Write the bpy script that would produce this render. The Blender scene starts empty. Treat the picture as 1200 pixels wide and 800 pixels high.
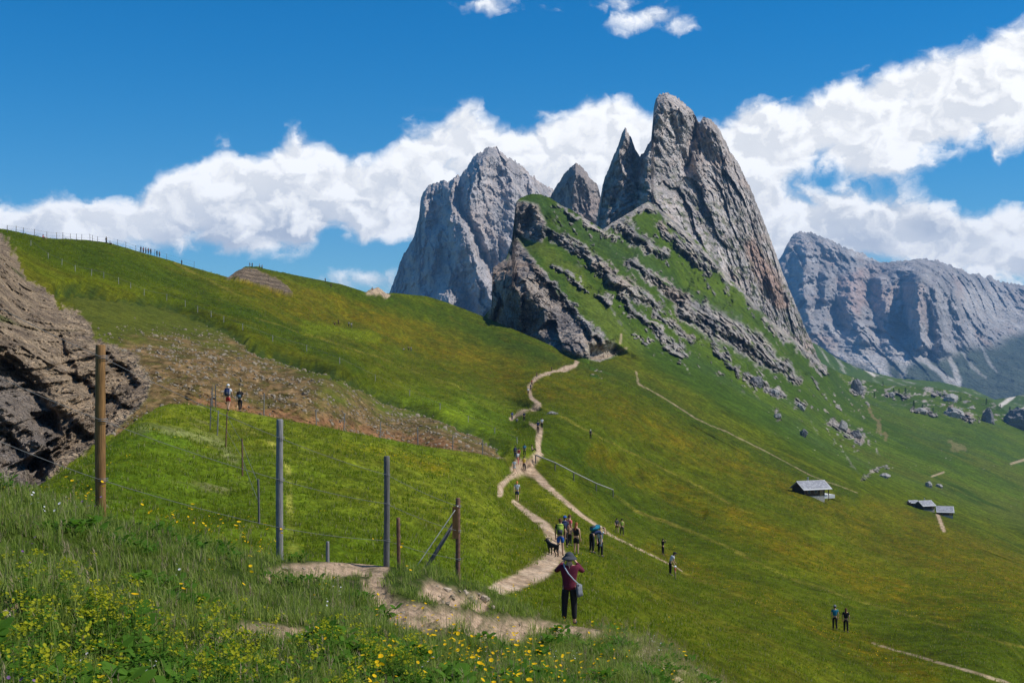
import bpy, math, random
import numpy as np
from mathutils import Vector, Matrix

# ------------------------------------------------------------------ camera, sky, sun, exposure
SC = bpy.context.scene
COL = SC.collection
F = 1500.0                      # focal length in photo pixels (photo 1200 x 800)
PITCH = math.atan(20 / F)
cam_data = bpy.data.cameras.new('camera'); cam = bpy.data.objects.new('camera', cam_data)
COL.objects.link(cam); SC.camera = cam
cam_data.sensor_width = 36; cam_data.lens = F / 1200 * 36
cam_data.clip_start = 0.1; cam_data.clip_end = 60000
cam.location = (0, 0, 0); cam.rotation_euler = (math.pi / 2 + PITCH, 0, 0)
SC.view_settings.view_transform = 'Standard'
SC.view_settings.look = 'None'
SC.view_settings.exposure = 0.0
SC.cycles.max_bounces = 5; SC.cycles.diffuse_bounces = 2; SC.cycles.transparent_max_bounces = 8
SC.cycles.volume_bounces = 0
SC.cycles.use_adaptive_sampling = True

SUN_EL = math.radians(50); SUN_AZ = math.radians(93)      # azimuth clockwise from +Y (view direction)
sd = Vector((math.sin(SUN_AZ) * math.cos(SUN_EL), math.cos(SUN_AZ) * math.cos(SUN_EL), math.sin(SUN_EL)))
sun_data = bpy.data.lights.new('sun', 'SUN'); sun = bpy.data.objects.new('sun', sun_data)
COL.objects.link(sun); sun_data.energy = 4.8; sun_data.angle = math.radians(0.5); sun_data.color = (1, 0.96, 0.9)
sun.rotation_euler = sd.to_track_quat('Z', 'Y').to_euler()

def angles(u, v):
    cx = (u - 600) / F; cy = (400 - v) / F
    y = math.cos(PITCH) - cy * math.sin(PITCH); z = math.sin(PITCH) + cy * math.cos(PITCH)
    return math.atan2(cx, y), math.asin(z / math.sqrt(cx * cx + y * y + z * z))

class NT:
    def __init__(s, tree): s.t = tree; s.n = tree.nodes; s.l = tree.links
    def new(s, typ, **kw):
        n = s.n.new(typ)
        for k, v in kw.items(): setattr(n, k, v)
        return n
    def put(s, sock, v):
        if isinstance(v, bpy.types.NodeSocket): s.l.new(v, sock)
        else: sock.default_value = v
    def m(s, op, a, b=None, c=None, clamp=False):
        n = s.new('ShaderNodeMath', operation=op, use_clamp=clamp); s.put(n.inputs[0], a)
        if b is not None: s.put(n.inputs[1], b)
        if c is not None: s.put(n.inputs[2], c)
        return n.outputs[0]
    def vm(s, op, a, b=None):
        n = s.new('ShaderNodeVectorMath', operation=op); s.put(n.inputs[0], a)
        if b is not None: s.put(n.inputs[1], b)
        return n.outputs[0]
    def comb(s, x, y, z):
        n = s.new('ShaderNodeCombineXYZ')
        for i, q in enumerate((x, y, z)): s.put(n.inputs[i], q)
        return n.outputs[0]
    def noise(s, vec, scale, detail=6, rough=0.55, dist=0.0, dim='3D', lac=2.0):
        n = s.new('ShaderNodeTexNoise', noise_dimensions=dim)
        s.put(n.inputs['Vector'], vec); s.put(n.inputs['Scale'], scale); s.put(n.inputs['Detail'], detail)
        s.put(n.inputs['Roughness'], rough); s.put(n.inputs['Distortion'], dist); s.put(n.inputs['Lacunarity'], lac)
        return n.outputs[0]
    def sm(s, x, lo, hi, a=0.0, b=1.0):
        n = s.new('ShaderNodeMapRange', interpolation_type='SMOOTHSTEP'); s.put(n.inputs[0], x)
        for i, q in enumerate((lo, hi, a, b)): s.put(n.inputs[i + 1], q)
        return n.outputs[0]
    def mix(s, f, a, b, blend='MIX'):
        n = s.new('ShaderNodeMix', data_type='RGBA', blend_type=blend); s.put(n.inputs[0], f)
        s.put(n.inputs[6], a if isinstance(a, bpy.types.NodeSocket) else (*a, 1)); s.put(n.inputs[7], b if isinstance(b, bpy.types.NodeSocket) else (*b, 1))
        return n.outputs[2]
    def new_noise_vec(s, vec, sc):
        n = s.new('ShaderNodeTexNoise'); s.put(n.inputs['Vector'], vec); s.put(n.inputs['Scale'], sc); s.put(n.inputs['Detail'], 4)
        return s.vm('SUBTRACT', n.outputs['Color'], (0.5, 0.5, 0.5))
    def scale(s, c, f):
        n = s.new('ShaderNodeVectorMath', operation='SCALE'); s.put(n.inputs[0], c); s.put(n.inputs[3], f); return n.outputs[0]

world = bpy.data.worlds.new('World'); SC.world = world; world.use_nodes = True
def build_world():
    t = NT(world.node_tree); t.n.clear()
    sky = t.new('ShaderNodeTexSky', sky_type='NISHITA', sun_disc=False)
    sky.sun_elevation = SUN_EL; sky.sun_rotation = SUN_AZ; sky.altitude = 2500
    sky.air_density = 1.0; sky.dust_density = 0.3; sky.ozone_density = 3.0
    hs = t.new('ShaderNodeHueSaturation'); t.put(hs.inputs['Saturation'], 1.28); t.put(hs.inputs['Color'], sky.outputs[0]); t.put(hs.inputs['Value'], 1.0)
    t.put(hs.inputs['Hue'], 0.488)
    g = t.new('ShaderNodeTexCoord').outputs['Generated']
    sp = t.new('ShaderNodeSeparateXYZ'); t.put(sp.inputs[0], g)
    tint = t.mix(1.0, hs.outputs[0], t.mix(t.sm(sp.outputs[2], 0.02, 0.30), SKY_LOW, SKY_TINT), 'MULTIPLY')
    az = t.m('ARCTAN2', sp.outputs[0], sp.outputs[1]); el = t.m('ARCSINE', sp.outputs[2])
    P = t.comb(az, t.m('MULTIPLY', el, 1.25), 0.0)
    # edge of the cloud bank: upper and lower limit against azimuth
    A0, A1, E0, E1 = -0.42, 0.42, 0.0, 0.35
    def curve(pts):
        n = t.new('ShaderNodeFloatCurve'); c = n.mapping.curves[0]
        q = []
        for u, v in pts:
            a, e = angles(u, v); q.append(((a - A0) / (A1 - A0), (e - E0) / (E1 - E0)))
        c.points[0].location = q[0]; c.points[-1].location = q[-1]
        for x in q[1:-1]: c.points.new(*x)
        n.mapping.update()
        t.put(n.inputs['Value'], t.m('DIVIDE', t.m('SUBTRACT', az, A0), A1 - A0, clamp=True))
        return t.m('ADD', t.m('MULTIPLY', n.outputs[0], E1 - E0), E0)
    top = curve([(-40, 236), (0, 236), (40, 228), (80, 224), (115, 238), (150, 240), (190, 208), (240, 180), (270, 166), (305, 178), (340, 160), (380, 162), (405, 184), (430, 182), (470, 155), (520, 142), (545, 130), (585, 142), (620, 146), (660, 132), (700, 110), (740, 118), (770, 132), (830, 140), (855, 135), (880, 124), (920, 127), (950, 116), (985, 99), (1040, 80), (1080, 64), (1120, 56), (1160, 48), (1200, 30), (1240, 20)])
    bot = curve([(-40, 285), (0, 285), (120, 292), (200, 300), (225, 292), (290, 298), (365, 294), (385, 276), (420, 276), (470, 284), (520, 300), (600, 330), (900, 330), (1060, 312), (1110, 322), (1150, 318), (1200, 340), (1240, 345)])
    n_big = t.noise(P, 13.0, 4, 0.5)
    def billow(vec, sc, det):
        n = t.new('ShaderNodeTexVoronoi', feature='SMOOTH_F1', voronoi_dimensions='2D'); n.normalize = False
        t.put(n.inputs['Vector'], vec); t.put(n.inputs['Scale'], sc); t.put(n.inputs['Detail'], det)
        t.put(n.inputs['Roughness'], 0.55); t.put(n.inputs['Smoothness'], 0.6)
        return t.m('SUBTRACT', 1.0, n.outputs['Distance'])
    warp = t.new('ShaderNodeTexNoise', noise_dimensions='2D'); t.put(warp.inputs['Vector'], P); t.put(warp.inputs['Scale'], 26.0); t.put(warp.inputs['Detail'], 7); t.put(warp.inputs['Roughness'], .6)
    wv = t.scale(t.vm('SUBTRACT', warp.outputs['Color'], (0.5, 0.5, 0.5)), 0.042)
    Pw = t.vm('ADD', P, wv)
    def puff(vec):
        return t.m('ADD', t.m('MULTIPLY', billow(vec, 20.0, 2.0), 0.42), t.m('MULTIPLY', t.noise(vec, 24.0, 10, 0.55, dim='2D'), 0.85))
    p0 = puff(Pw); p1 = puff(t.vm('ADD', Pw, (0.0055, 0.009, 0)))
    # signed height inside the bank, in radians
    du = t.m('SUBTRACT', top, el); db = t.m('SUBTRACT', el, bot)
    inside = t.m('MINIMUM', du, t.m('MULTIPLY', db, 1.2))
    def ell(u, v, ru, rv):
        a, e = angles(u, v)
        x = t.m('DIVIDE', t.m('SUBTRACT', az, a), ru / F); y = t.m('DIVIDE', t.m('SUBTRACT', el, e), rv / F)
        d = t.m('SQRT', t.m('ADD', t.m('MULTIPLY', x, x), t.m('MULTIPLY', y, y)))
        return t.m('MULTIPLY', t.m('SUBTRACT', 1.0, d), min(ru, rv) / F)   # >0 inside
    for (u, v, a, b) in ((1152, 210, 96, 32), (1195, 182, 40, 14), (968, 214, 20, 12), (1225, 200, 50, 40)):
        inside = t.m('MINIMUM', inside, t.m('MULTIPLY', ell(u, v, a, b), -1.0))
    for (u, v, a, b) in ((437, 328, 34, 12), (768, 20, 30, 14), (725, 2, 34, 7), (1180, 310, 50, 16), (1180, 262, 52, 26), (560, 4, 14, 4)):
        inside = t.m('MAXIMUM', inside, ell(u, v, a, b))
    dens = t.m('ADD', t.m('MINIMUM', t.m('MULTIPLY', inside, 95.0), 1.7), t.m('MULTIPLY', t.m('SUBTRACT', p0, 0.47), 3.4))
    a = t.sm(dens, -0.25, 1.15)
    wis = t.m('MULTIPLY', t.sm(t.noise(t.vm('ADD', P, (3, 1, 0)), 9.0, 9, 0.62, 0.6), 0.66, 0.86), 0.12)
    a = t.m('MAXIMUM', a, wis)
    thick = t.sm(dens, 0.2, 2.6)
    lit = t.m('MAXIMUM', t.m('MULTIPLY', t.m('SUBTRACT', p0, p1), 1.1), -0.10)
    low = t.sm(t.m('DIVIDE', du, t.m('MAXIMUM', t.m('SUBTRACT', top, bot), 0.01)), 0.15, 1.0)
    soft = t.sm(n_big, 0.30, 0.70)
    br = t.m('ADD', 0.86, lit)
    br = t.m('SUBTRACT', br, t.m('MULTIPLY', t.m('MULTIPLY', low, soft), 0.24))
    br = t.m('SUBTRACT', br, t.m('MULTIPLY', t.m('SUBTRACT', 1.0, thick), -0.05))
    br = t.m('MINIMUM', t.m('MAXIMUM', br, 0.36), 0.97)
    cc = t.mix(t.sm(br, 0.36, 0.9), (0.66, 0.78, 1.0), (1.0, 1.0, 1.0))
    cc = t.scale(cc, t.m('MULTIPLY', br, CLOUD / SKY_STRENGTH))
    up = t.sm(sp.outputs[2], -0.02, 0.02)
    a = t.m('MULTIPLY', a, up)
    col = t.mix(a, tint, cc)
    bg = t.new('ShaderNodeBackground'); t.put(bg.inputs[0], col); t.put(bg.inputs[1], SKY_STRENGTH)
    t.l.new(bg.outputs[0], t.new('ShaderNodeOutputWorld').inputs[0])
SKY_STRENGTH = 0.10; CLOUD = 1.22; SKY_TINT = (0.0, 0.90, 1.24); SKY_LOW = (0.75, 1.0, 1.1)
build_world()

# ------------------------------------------------------------------ numeric helpers
RNG = np.random.default_rng(7)
random.seed(7)
_perm = RNG.permutation(256).astype(np.int32); _perm = np.concatenate([_perm, _perm])
_g = RNG.normal(size=(256, 3)); _g /= np.linalg.norm(_g, axis=1)[:, None]; _g = _g.astype(np.float32)
def pn(x, y, z=0.0):
    x = np.asarray(x, np.float32); y = np.asarray(y, np.float32); z = np.broadcast_to(np.float32(z) if np.isscalar(z) else np.asarray(z, np.float32), x.shape)
    xi = np.floor(x).astype(np.int32); yi = np.floor(y).astype(np.int32); zi = np.floor(z).astype(np.int32)
    fx, fy, fz = x - xi, y - yi, z - zi
    sx, sy, sz = fx*fx*(3-2*fx), fy*fy*(3-2*fy), fz*fz*(3-2*fz)
    xi &= 255; yi &= 255; zi &= 255
    zs = (0, 1)
    out = 0.0
    for a in (0, 1):
        wx = sx if a else 1 - sx; A = _perm[(xi + a) & 255]
        for b in (0, 1):
            wy = sy if b else 1 - sy; B = _perm[(A + yi + b) & 255]
            for c in zs:
                wz = sz if c else 1 - sz
                g = _g[_perm[(B + zi + c) & 255]]
                out = out + wx*wy*wz*(g[..., 0]*(fx-a) + g[..., 1]*(fy-b) + g[..., 2]*(fz-c))
    return out * 1.6
def fbm(x, y, z=0.0, o=5, g=0.5, l=2.03, ridge=False):
    s = 0.0; a = 1.0; t = 0.0
    for i in range(o):
        n = pn(x + 17.3*i, y - 9.1*i, z)
        if ridge: n = 1 - 2*np.abs(n)
        s = s + a*n; t += a; a *= g; x = x*l; y = y*l; z = z*l
    return s / t
def facets(x, y, seed=0):
    """broken slabs: every cell of a jittered grid is its own tilted plane"""
    xi = np.floor(x).astype(np.int64); yi = np.floor(y).astype(np.int64); best = np.full(x.shape, 1e9); h = np.zeros(x.shape)
    def hs(i, j, k): return ((i*73856093 ^ j*19349663 ^ (k+seed*7)*83492791) & 0xffff)/65535.0
    for di in (-1, 0, 1):
        for dj in (-1, 0, 1):
            i = xi+di; j = yi+dj; cx = i+0.15+0.7*hs(i, j, 1); cy = j+0.15+0.7*hs(i, j, 2); dx = x-cx; dy = y-cy; d = dx*dx+dy*dy; m = d < best
            v = dx*(hs(i, j, 3)*2-1)*1.5 + dy*(hs(i, j, 4)*2-1)*1.1 + (hs(i, j, 5)-.5)*.7
            best = np.where(m, d, best); h = np.where(m, v, h)
    return h
def ss(x, a, b):
    t = np.clip((x - a) / (b - a), 0, 1); return t*t*(3-2*t)
def lerp(a, b, t): return a + (b - a) * t
def interp(pts):
    p = np.array(pts, float)
    return lambda u: np.interp(u, p[:, 0], p[:, 1])
def RBF(ctrl):
    c = np.array(ctrl, float); P = c[:, :2] / 100; val = np.log(c[:, 2]); n = len(c)
    k = lambda r2: 0.5 * r2 * np.log(np.maximum(r2, 1e-9))
    r2 = ((P[:, None] - P[None]) ** 2).sum(-1)
    M = np.zeros((n+3, n+3)); M[:n, :n] = k(r2) + np.eye(n)*0.004; M[:n, n] = 1; M[:n, n+1:] = P; M[n:, :n] = M[:n, n:].T
    w = np.linalg.solve(M, np.concatenate([val, np.zeros(3)]))
    def f(u, v):
        u = np.asarray(u, float)/100; v = np.asarray(v, float)/100
        s = w[n] + w[n+1]*u + w[n+2]*v
        for i in range(n): s = s + w[i]*k((u-P[i, 0])**2 + (v-P[i, 1])**2)
        return np.exp(s)
    return f
def to_world(u, v, d):
    cx = (np.asarray(u, float) - 600)/F; cy = (400 - np.asarray(v, float))/F
    y = math.cos(PITCH) - cy*math.sin(PITCH); z = math.sin(PITCH) + cy*math.cos(PITCH)
    return np.stack([cx/y*d, d + 0*cx, z/y*d], -1)
def PT(u, v, d): return Vector(to_world(u, v, d).tolist())
def stroke(u, v, pts, soft=1.0):
    """1 on the stroke's axis, 0 beyond its width; pts = (u, v, width)"""
    m = np.zeros(u.shape, np.float32); p = pts
    for (a, b, wa), (c, d, wb) in zip(p[:-1], p[1:]):
        W = max(wa, wb)*(1+soft)
        sel = (u > min(a, c)-W) & (u < max(a, c)+W) & (v > min(b, d)-W) & (v < max(b, d)+W)
        if not sel.any(): continue
        x, y = u[sel]-a, v[sel]-b; dx, dy = c-a, d-b; L = dx*dx+dy*dy+1e-9
        t = np.clip((x*dx+y*dy)/L, 0, 1); r = np.hypot(x-t*dx, y-t*dy); w = wa+(wb-wa)*t
        m[sel] = np.maximum(m[sel], 1-ss(r/w, 1-soft*0.5, 1+soft*0.5))
    return m
def poly_d(u, v, pts):
    """signed distance in px, positive inside"""
    p = np.array(pts, float); dist = np.full(u.shape, 1e9); ins = np.zeros(u.shape, bool); n = len(p)
    for i in range(n):
        a, b = p[i]; c, d = p[(i+1) % n]; dx, dy = c-a, d-b
        t = np.clip(((u-a)*dx+(v-b)*dy)/(dx*dx+dy*dy+1e-9), 0, 1)
        dist = np.minimum(dist, np.hypot(u-a-t*dx, v-b-t*dy))
        ins ^= ((b > v) != (d > v)) & (u < (c-a)*(v-b)/(d-b+1e-12)+a)
    return np.where(ins, dist, -dist)

# ------------------------------------------------------------------ objects, tags, materials
def tag(o, label=None, cat=None, group=None, kind=None):
    if label: o['label'] = label
    if cat: o['category'] = cat
    if group: o['group'] = group
    if kind: o['kind'] = kind
    return o
def mesh_obj(name, verts, faces, mat=None, parent=None, smooth=False):
    me = bpy.data.meshes.new(name); me.from_pydata([tuple(map(float, p)) for p in verts], [], faces); me.update()
    if smooth: me.shade_smooth()
    o = bpy.data.objects.new(name, me); COL.objects.link(o)
    if mat: me.materials.append(mat)
    if parent: o.parent = parent
    return o
def empty(name, loc, rz=0.0):
    o = bpy.data.objects.new(name, None); COL.objects.link(o); o.location = loc; o.rotation_euler = (0, 0, rz); o.empty_display_size = 0.3
    return o
def link_mesh(name, me, parent=None):
    o = bpy.data.objects.new(name, me); COL.objects.link(o)
    if parent: o.parent = parent
    return o
MATS = {}
def mat(name, color, rough=0.8, metal=0.0, var=0.15, scale=8.0, bump=0.0, grain=None, spec=0.3, sheen=0):
    if name in MATS: return MATS[name]
    m = bpy.data.materials.new(name); m.use_nodes = True; t = NT(m.node_tree)
    b = t.n['Principled BSDF']; tc = t.new('ShaderNodeTexCoord').outputs['Object']
    if grain: tc = t.vm('MULTIPLY', tc, grain)
    n = t.noise(tc, scale, 6, 0.6)
    f = t.sm(n, 0.3, 0.7, 1 - var, 1 + var)
    t.put(b.inputs['Base Color'], t.scale(t.mix(0.0, color, color), f))
    t.put(b.inputs['Roughness'], rough); t.put(b.inputs['Metallic'], metal); t.put(b.inputs['Specular IOR Level'], spec)
    if bump:
        bn = t.new('ShaderNodeBump'); t.put(bn.inputs['Height'], n); t.put(bn.inputs['Distance'], bump); t.l.new(bn.outputs[0], b.inputs['Normal'])
    MATS[name] = m
    return m
def ground_mat(name, s1, s2, amp=0.35, bump=0.1, detail=8, rock=None, aniso=None):
    """vertex colour (the ground's own colour zones) broken up by fine noise"""
    m = bpy.data.materials.new(name); m.use_nodes = True; t = NT(m.node_tree); b = t.n['Principled BSDF']
    at = t.new('ShaderNodeAttribute', attribute_name='Col'); ob = t.new('ShaderNodeTexCoord').outputs['Object']
    if aniso: ob = t.vm('MULTIPLY', ob, aniso)
    n1 = t.noise(ob, s1, detail, 0.62); n2 = t.noise(ob, s2, 3, 0.6)
    f = t.m('MULTIPLY', t.sm(n1, 0.25, 0.75, 1-amp, 1+amp), t.sm(n2, 0.3, 0.7, 1-amp*0.8, 1+amp*0.8))
    col = t.scale(at.outputs['Color'], f)
    # straw / fresh hue variation
    hue = t.sm(t.noise(ob, s1*2.7, 4, 0.6), 0.42, 0.68, 0.0, 0.4)
    col = t.mix(hue, col, t.mix(1.0, col, (1.35, 1.12, 0.9), 'MULTIPLY'))
    t.put(b.inputs['Base Color'], col); t.put(b.inputs['Roughness'], 0.95); t.put(b.inputs['Specular IOR Level'], 0.03)
    bn = t.new('ShaderNodeBump'); t.put(bn.inputs['Height'], t.m('ADD', n1, t.m('MULTIPLY', n2, 0.4))); t.put(bn.inputs['Distance'], bump); t.put(bn.inputs['Strength'], 0.8)
    if rock:
        rn = t.new('ShaderNodeTexNoise', noise_type='RIDGED_MULTIFRACTAL'); t.put(rn.inputs['Vector'], ob); t.put(rn.inputs['Scale'], rock[0]); t.put(rn.inputs['Detail'], 8); t.put(rn.inputs['Roughness'], 0.55); rn.normalize = True
        vo = t.new('ShaderNodeTexVoronoi', feature='F1'); t.put(vo.inputs['Vector'], t.vm('ADD', ob, t.scale(t.new_noise_vec(ob, rock[0]*2), 1.0/rock[0]*0.5))); t.put(vo.inputs['Scale'], rock[0]*2.2); t.put(vo.inputs['Detail'], 2.5); t.put(vo.inputs['Roughness'], .6)
        hh = t.m('ADD', rn.outputs[0], t.m('MULTIPLY', vo.outputs['Distance'], 0.8))
        b2 = t.new('ShaderNodeBump'); t.put(b2.inputs['Height'], hh); t.put(b2.inputs['Distance'], t.m('MULTIPLY', at.outputs['Alpha'], rock[1])); t.l.new(bn.outputs[0], b2.inputs['Normal']); bn = b2
    t.l.new(bn.outputs[0], b.inputs['Normal'])
    return m

def grid_obj(name, X, colr, m, smooth=True, rockm=None):
    """X: (rows, cols, 3) positions, colr (rows, cols, 3)"""
    r, c = X.shape[:2]
    me = bpy.data.meshes.new(name)
    me.vertices.add(r*c); me.vertices.foreach_set('co', X.reshape(-1).astype(np.float32))
    i = np.arange(r*c).reshape(r, c)
    q = np.stack([i[:-1, :-1], i[:-1, 1:], i[1:, 1:], i[1:, :-1]], -1).reshape(-1)
    nf = (r-1)*(c-1)
    me.loops.add(nf*4); me.loops.foreach_set('vertex_index', q.astype(np.int32))
    me.polygons.add(nf); me.polygons.foreach_set('loop_start', np.arange(0, nf*4, 4, dtype=np.int32))
    me.update(calc_edges=True)
    at = me.color_attributes.new('Col', 'FLOAT_COLOR', 'POINT')
    al = np.zeros((r, c, 1))
    if rockm is not None: al[:rockm.shape[0], :, 0] = rockm; al[rockm.shape[0]:, :, 0] = rockm[-1:]
    ca = np.concatenate([np.clip(colr, 0, 1), np.clip(al, 0, 1)], -1).astype(np.float32)
    at.data.foreach_set('color', ca.reshape(-1))
    if smooth: me.shade_smooth()
    me.materials.append(m)
    o = bpy.data.objects.new(name, me); COL.objects.link(o)
    return o
def grid_normals(X):
    a = np.gradient(X, axis=1); b = np.gradient(X, axis=0); n = np.cross(a, b); n /= np.linalg.norm(n, axis=-1, keepdims=True)+1e-12
    s = np.sign((n * -X).sum(-1, keepdims=True)); return n*s
def sheet(u0, u1, step, bot, top, nv, depth, jag=None):
    u = np.arange(u0, u1+step, step); t = np.linspace(0, 1, nv)[:, None]
    tp = top(u)
    if jag is not None: tp = tp + jag(u)
    v = bot(u)[None]*(1-t) + tp[None]*t; U = np.broadcast_to(u[None], v.shape).copy()
    D = depth(U, v)
    return U, v, D, to_world(U, v, D)
def add_back(X, C, steps):
    """carry the sheet on behind its skyline: steps = (outward metres, drop metres)"""
    last = X[-1]; rad = last.copy(); rad[:, 2] = 0; rad /= np.linalg.norm(rad, axis=1)[:, None]
    ex = []; cs = []
    for o, dz in steps:
        q = last + rad*o; q[:, 2] = last[:, 2]-dz; ex.append(q); cs.append(C[-1])
    return np.concatenate([X, np.array(ex)]), np.concatenate([C, np.array(cs)])
# ------------------------------------------------------------------ the ground: control depths (photo u, v, metres)
CREST_A = interp([(-80, 560), (0, 569), (50, 582), (110, 600), (200, 626), (290, 649), (330, 655), (420, 660), (500, 668), (560, 684), (600, 702), (640, 722), (667, 732), (700, 737), (760, 748), (800, 770), (850, 806), (900, 840), (1300, 1000)])
D_A = RBF([(0, 569, 14), (118, 600, 15.5), (220, 630, 17), (328, 650, 19), (453, 661, 21), (537, 672, 23), (600, 702, 25.5), (667, 733, 29), (760, 748, 31), (850, 806, 32),
           (-80, 560, 13), (-80, 800, 6), (0, 800, 7), (200, 800, 8), (400, 800, 9.5), (600, 800, 14), (750, 800, 20), (0, 700, 9), (200, 720, 10.5), (400, 720, 13.5), (560, 740, 18),
           (420, 685, 18.5), (300, 690, 14.5), (0, 950, 4.2), (400, 950, 5.2), (800, 950, 9), (1100, 950, 20), (640, 770, 20)])
CREST_B = interp([(-80, 640), (0, 592), (30, 577), (60, 560), (110, 530), (160, 492), (185, 477), (200, 473), (240, 475), (300, 485), (400, 504), (500, 523), (560, 531), (590, 540), (610, 566), (640, 600), (670, 650), (700, 700)])
c_right = [(583, 582, 88), (598, 588, 96), (615, 603, 84), (640, 617, 71), (655, 650, 57), (630, 668, 47), (600, 688, 39), (572, 692, 35), (667, 733, 31), (700, 654, 67), (720, 628, 118),
           (776, 650, 125), (785, 676, 95), (981, 740, 85), (692, 514, 200), (955, 582, 300), (1100, 600, 480), (1200, 640, 470), (1200, 800, 72), (1200, 715, 120), (1060, 610, 380),
           (850, 505, 430), (740, 440, 480), (900, 535, 420), (1000, 575, 420), (820, 700, 83), (900, 800, 46), (760, 760, 36), (760, 700, 62), (700, 700, 42), (1000, 640, 215), (1000, 820, 55),
           (632, 507, 175), (612, 550, 146), (622, 462, 300), (600, 490, 235), (675, 425, 480), (640, 560, 140), (680, 600, 120), (800, 600, 190), (850, 560, 270), (1300, 700, 450), (1300, 850, 70), (1000, 1000, 30), (700, 850, 22), (620, 530, 150)]
D_C = RBF(c_right + [(590, 532, 126), (500, 522, 122), (400, 502, 116), (300, 482, 106), (220, 466, 98), (180, 440, 104), (100, 430, 104), (30, 575, 72), (0, 450, 86), (0, 300, 140), (30, 330, 140),
           (0, 268, 215), (50, 278, 235), (170, 297, 300), (215, 310, 340), (290, 312, 395), (400, 333, 450), (440, 343, 480), (500, 347, 560), (560, 368, 580), (620, 393, 545), (290, 395, 168), (400, 425, 165),
           (520, 490, 148), (75, 330, 162), (150, 345, 178), (250, 350, 240), (350, 370, 300), (477, 407, 400), (560, 440, 370), (404, 378, 380), (120, 300, 235), (500, 580, 100), (300, 560, 84), (100, 620, 66), (-80, 600, 62), (-80, 450, 80), (-80, 268, 190), (540, 460, 260)])
d_b0 = RBF([(-80, 640, 30), (0, 592, 40), (30, 577, 42), (110, 530, 50), (160, 492, 62), (200, 473, 71), (240, 475, 76), (280, 483, 79), (300, 485, 82), (400, 504, 86), (500, 523, 94), (560, 531, 100),
            (118, 605, 28), (118, 560, 38), (200, 560, 42), (328, 655, 27), (330, 560, 47), (453, 665, 29), (450, 580, 50), (537, 675, 33), (600, 700, 38), (560, 600, 62), (0, 640, 22), (200, 660, 23), (400, 700, 25), (600, 760, 30), (240, 520, 60), (570, 560, 85)])
def D_B(u, v):
    t = ss(u, 560, 612); return np.exp(lerp(np.log(d_b0(u, v)), np.log(D_C(u, v)*1.0006), t))
TOP_C = interp([(-80, 266), (0, 268), (8, 269), (50, 278), (60, 279.5), (100, 281), (125, 284), (150, 291), (170, 297), (200, 305), (215, 310), (250, 320), (268, 325), (275, 319), (288, 312), (300, 312), (320, 317), (350, 323), (400, 333),
                (428, 342), (436, 338), (444, 337), (453, 344), (460, 343), (480, 345), (500, 347), (520, 353), (560, 368), (600, 385), (640, 402), (675, 418), (690, 422), (720, 421), (740, 431), (760, 445), (800, 470), (850, 497),
                (900, 525), (950, 552), (1000, 572), (1050, 588), (1100, 602), (1200, 640), (1300, 680)])
BOT_C = interp([(-80, 670), (0, 622), (60, 590), (110, 560), (200, 503), (300, 515), (400, 534), (500, 553), (590, 570), (604, 580), (640, 742), (700, 752), (760, 765), (850, 822), (1300, 845)])

def greens(X, s=1.0):
    x, y, z = X[..., 0], X[..., 1], X[..., 2]
    n1 = fbm(x/31, y/55, z/20, 4); n2 = fbm(x/6.5, y/14, 3.1, 4); n3 = fbm(x/90+5, y/160, 1.0, 3)
    a = np.array([0.075, 0.118, 0.014]); b = np.array([0.125, 0.168, 0.018]); c = np.array([0.150, 0.152, 0.028]); d = np.array([0.042, 0.080, 0.016])
    t1 = ss(n1+0.6*n2, -0.25, 0.45)[..., None]; t2 = ss(n3-0.5*n2, 0.0, 0.45)[..., None]*0.7; t3 = ss(-n1+n2*0.7, 0.15, 0.6)[..., None]*0.6
    g = lerp(a, b, t1); g = lerp(g, c, t2); return lerp(g, d, t3)*0.76
def blend(C, col, m): return C + (np.array(col) - C)*np.clip(m, 0, 1)[..., None]
PATHC = (0.43, 0.325, 0.225); DIRT = (0.345, 0.25, 0.17); STRAW = (0.27, 0.235, 0.11); ROCK = (0.31, 0.265, 0.215)
PATHS = [
    [(676, 424, 2.4), (673, 430, 2.2), (650, 434, 1.8), (628, 444, 2), (620, 455, 2), (622, 465, 2), (632, 473, 2.4), (615, 480, 2), (599, 491, 2.4)],
    [(622, 498, 1.8), (633, 505, 3), (631, 515, 3.4), (633, 530, 4), (622, 542, 5), (618, 549, 6.5), (628, 556, 4), (650, 575, 3), (680, 600, 2.7), (715, 625, 1.9), (745, 640, 1.3), (772, 652, .9), (800, 667, .3)],
    [(618, 545, 7), (606, 550, 7), (608, 540, 4)],
    [(610, 553, 3), (596, 560, 3), (587, 569, 3.4), (586, 579, 3)],
    [(602, 588, 2.5), (620, 602, 3.5), (640, 617, 5), (650, 635, 7), (654, 650, 9), (632, 668, 11), (603, 683, 9), (574, 692, 7)],
    [(1022, 752, 1.0), (1080, 770, 1.4), (1160, 795, 1.8), (1200, 808, 2)],
    [(1098, 600, 2), (1106, 622, 2.2)],
    [(745, 432, .9), (748, 450, 1.2), (762, 457, .5), (778, 466, .7), (800, 480, .7), (815, 490, .8), (832, 498, .45), (850, 505, .55), (900, 530, .6), (950, 557, .5), (1005, 577, 0.4)]]
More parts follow.
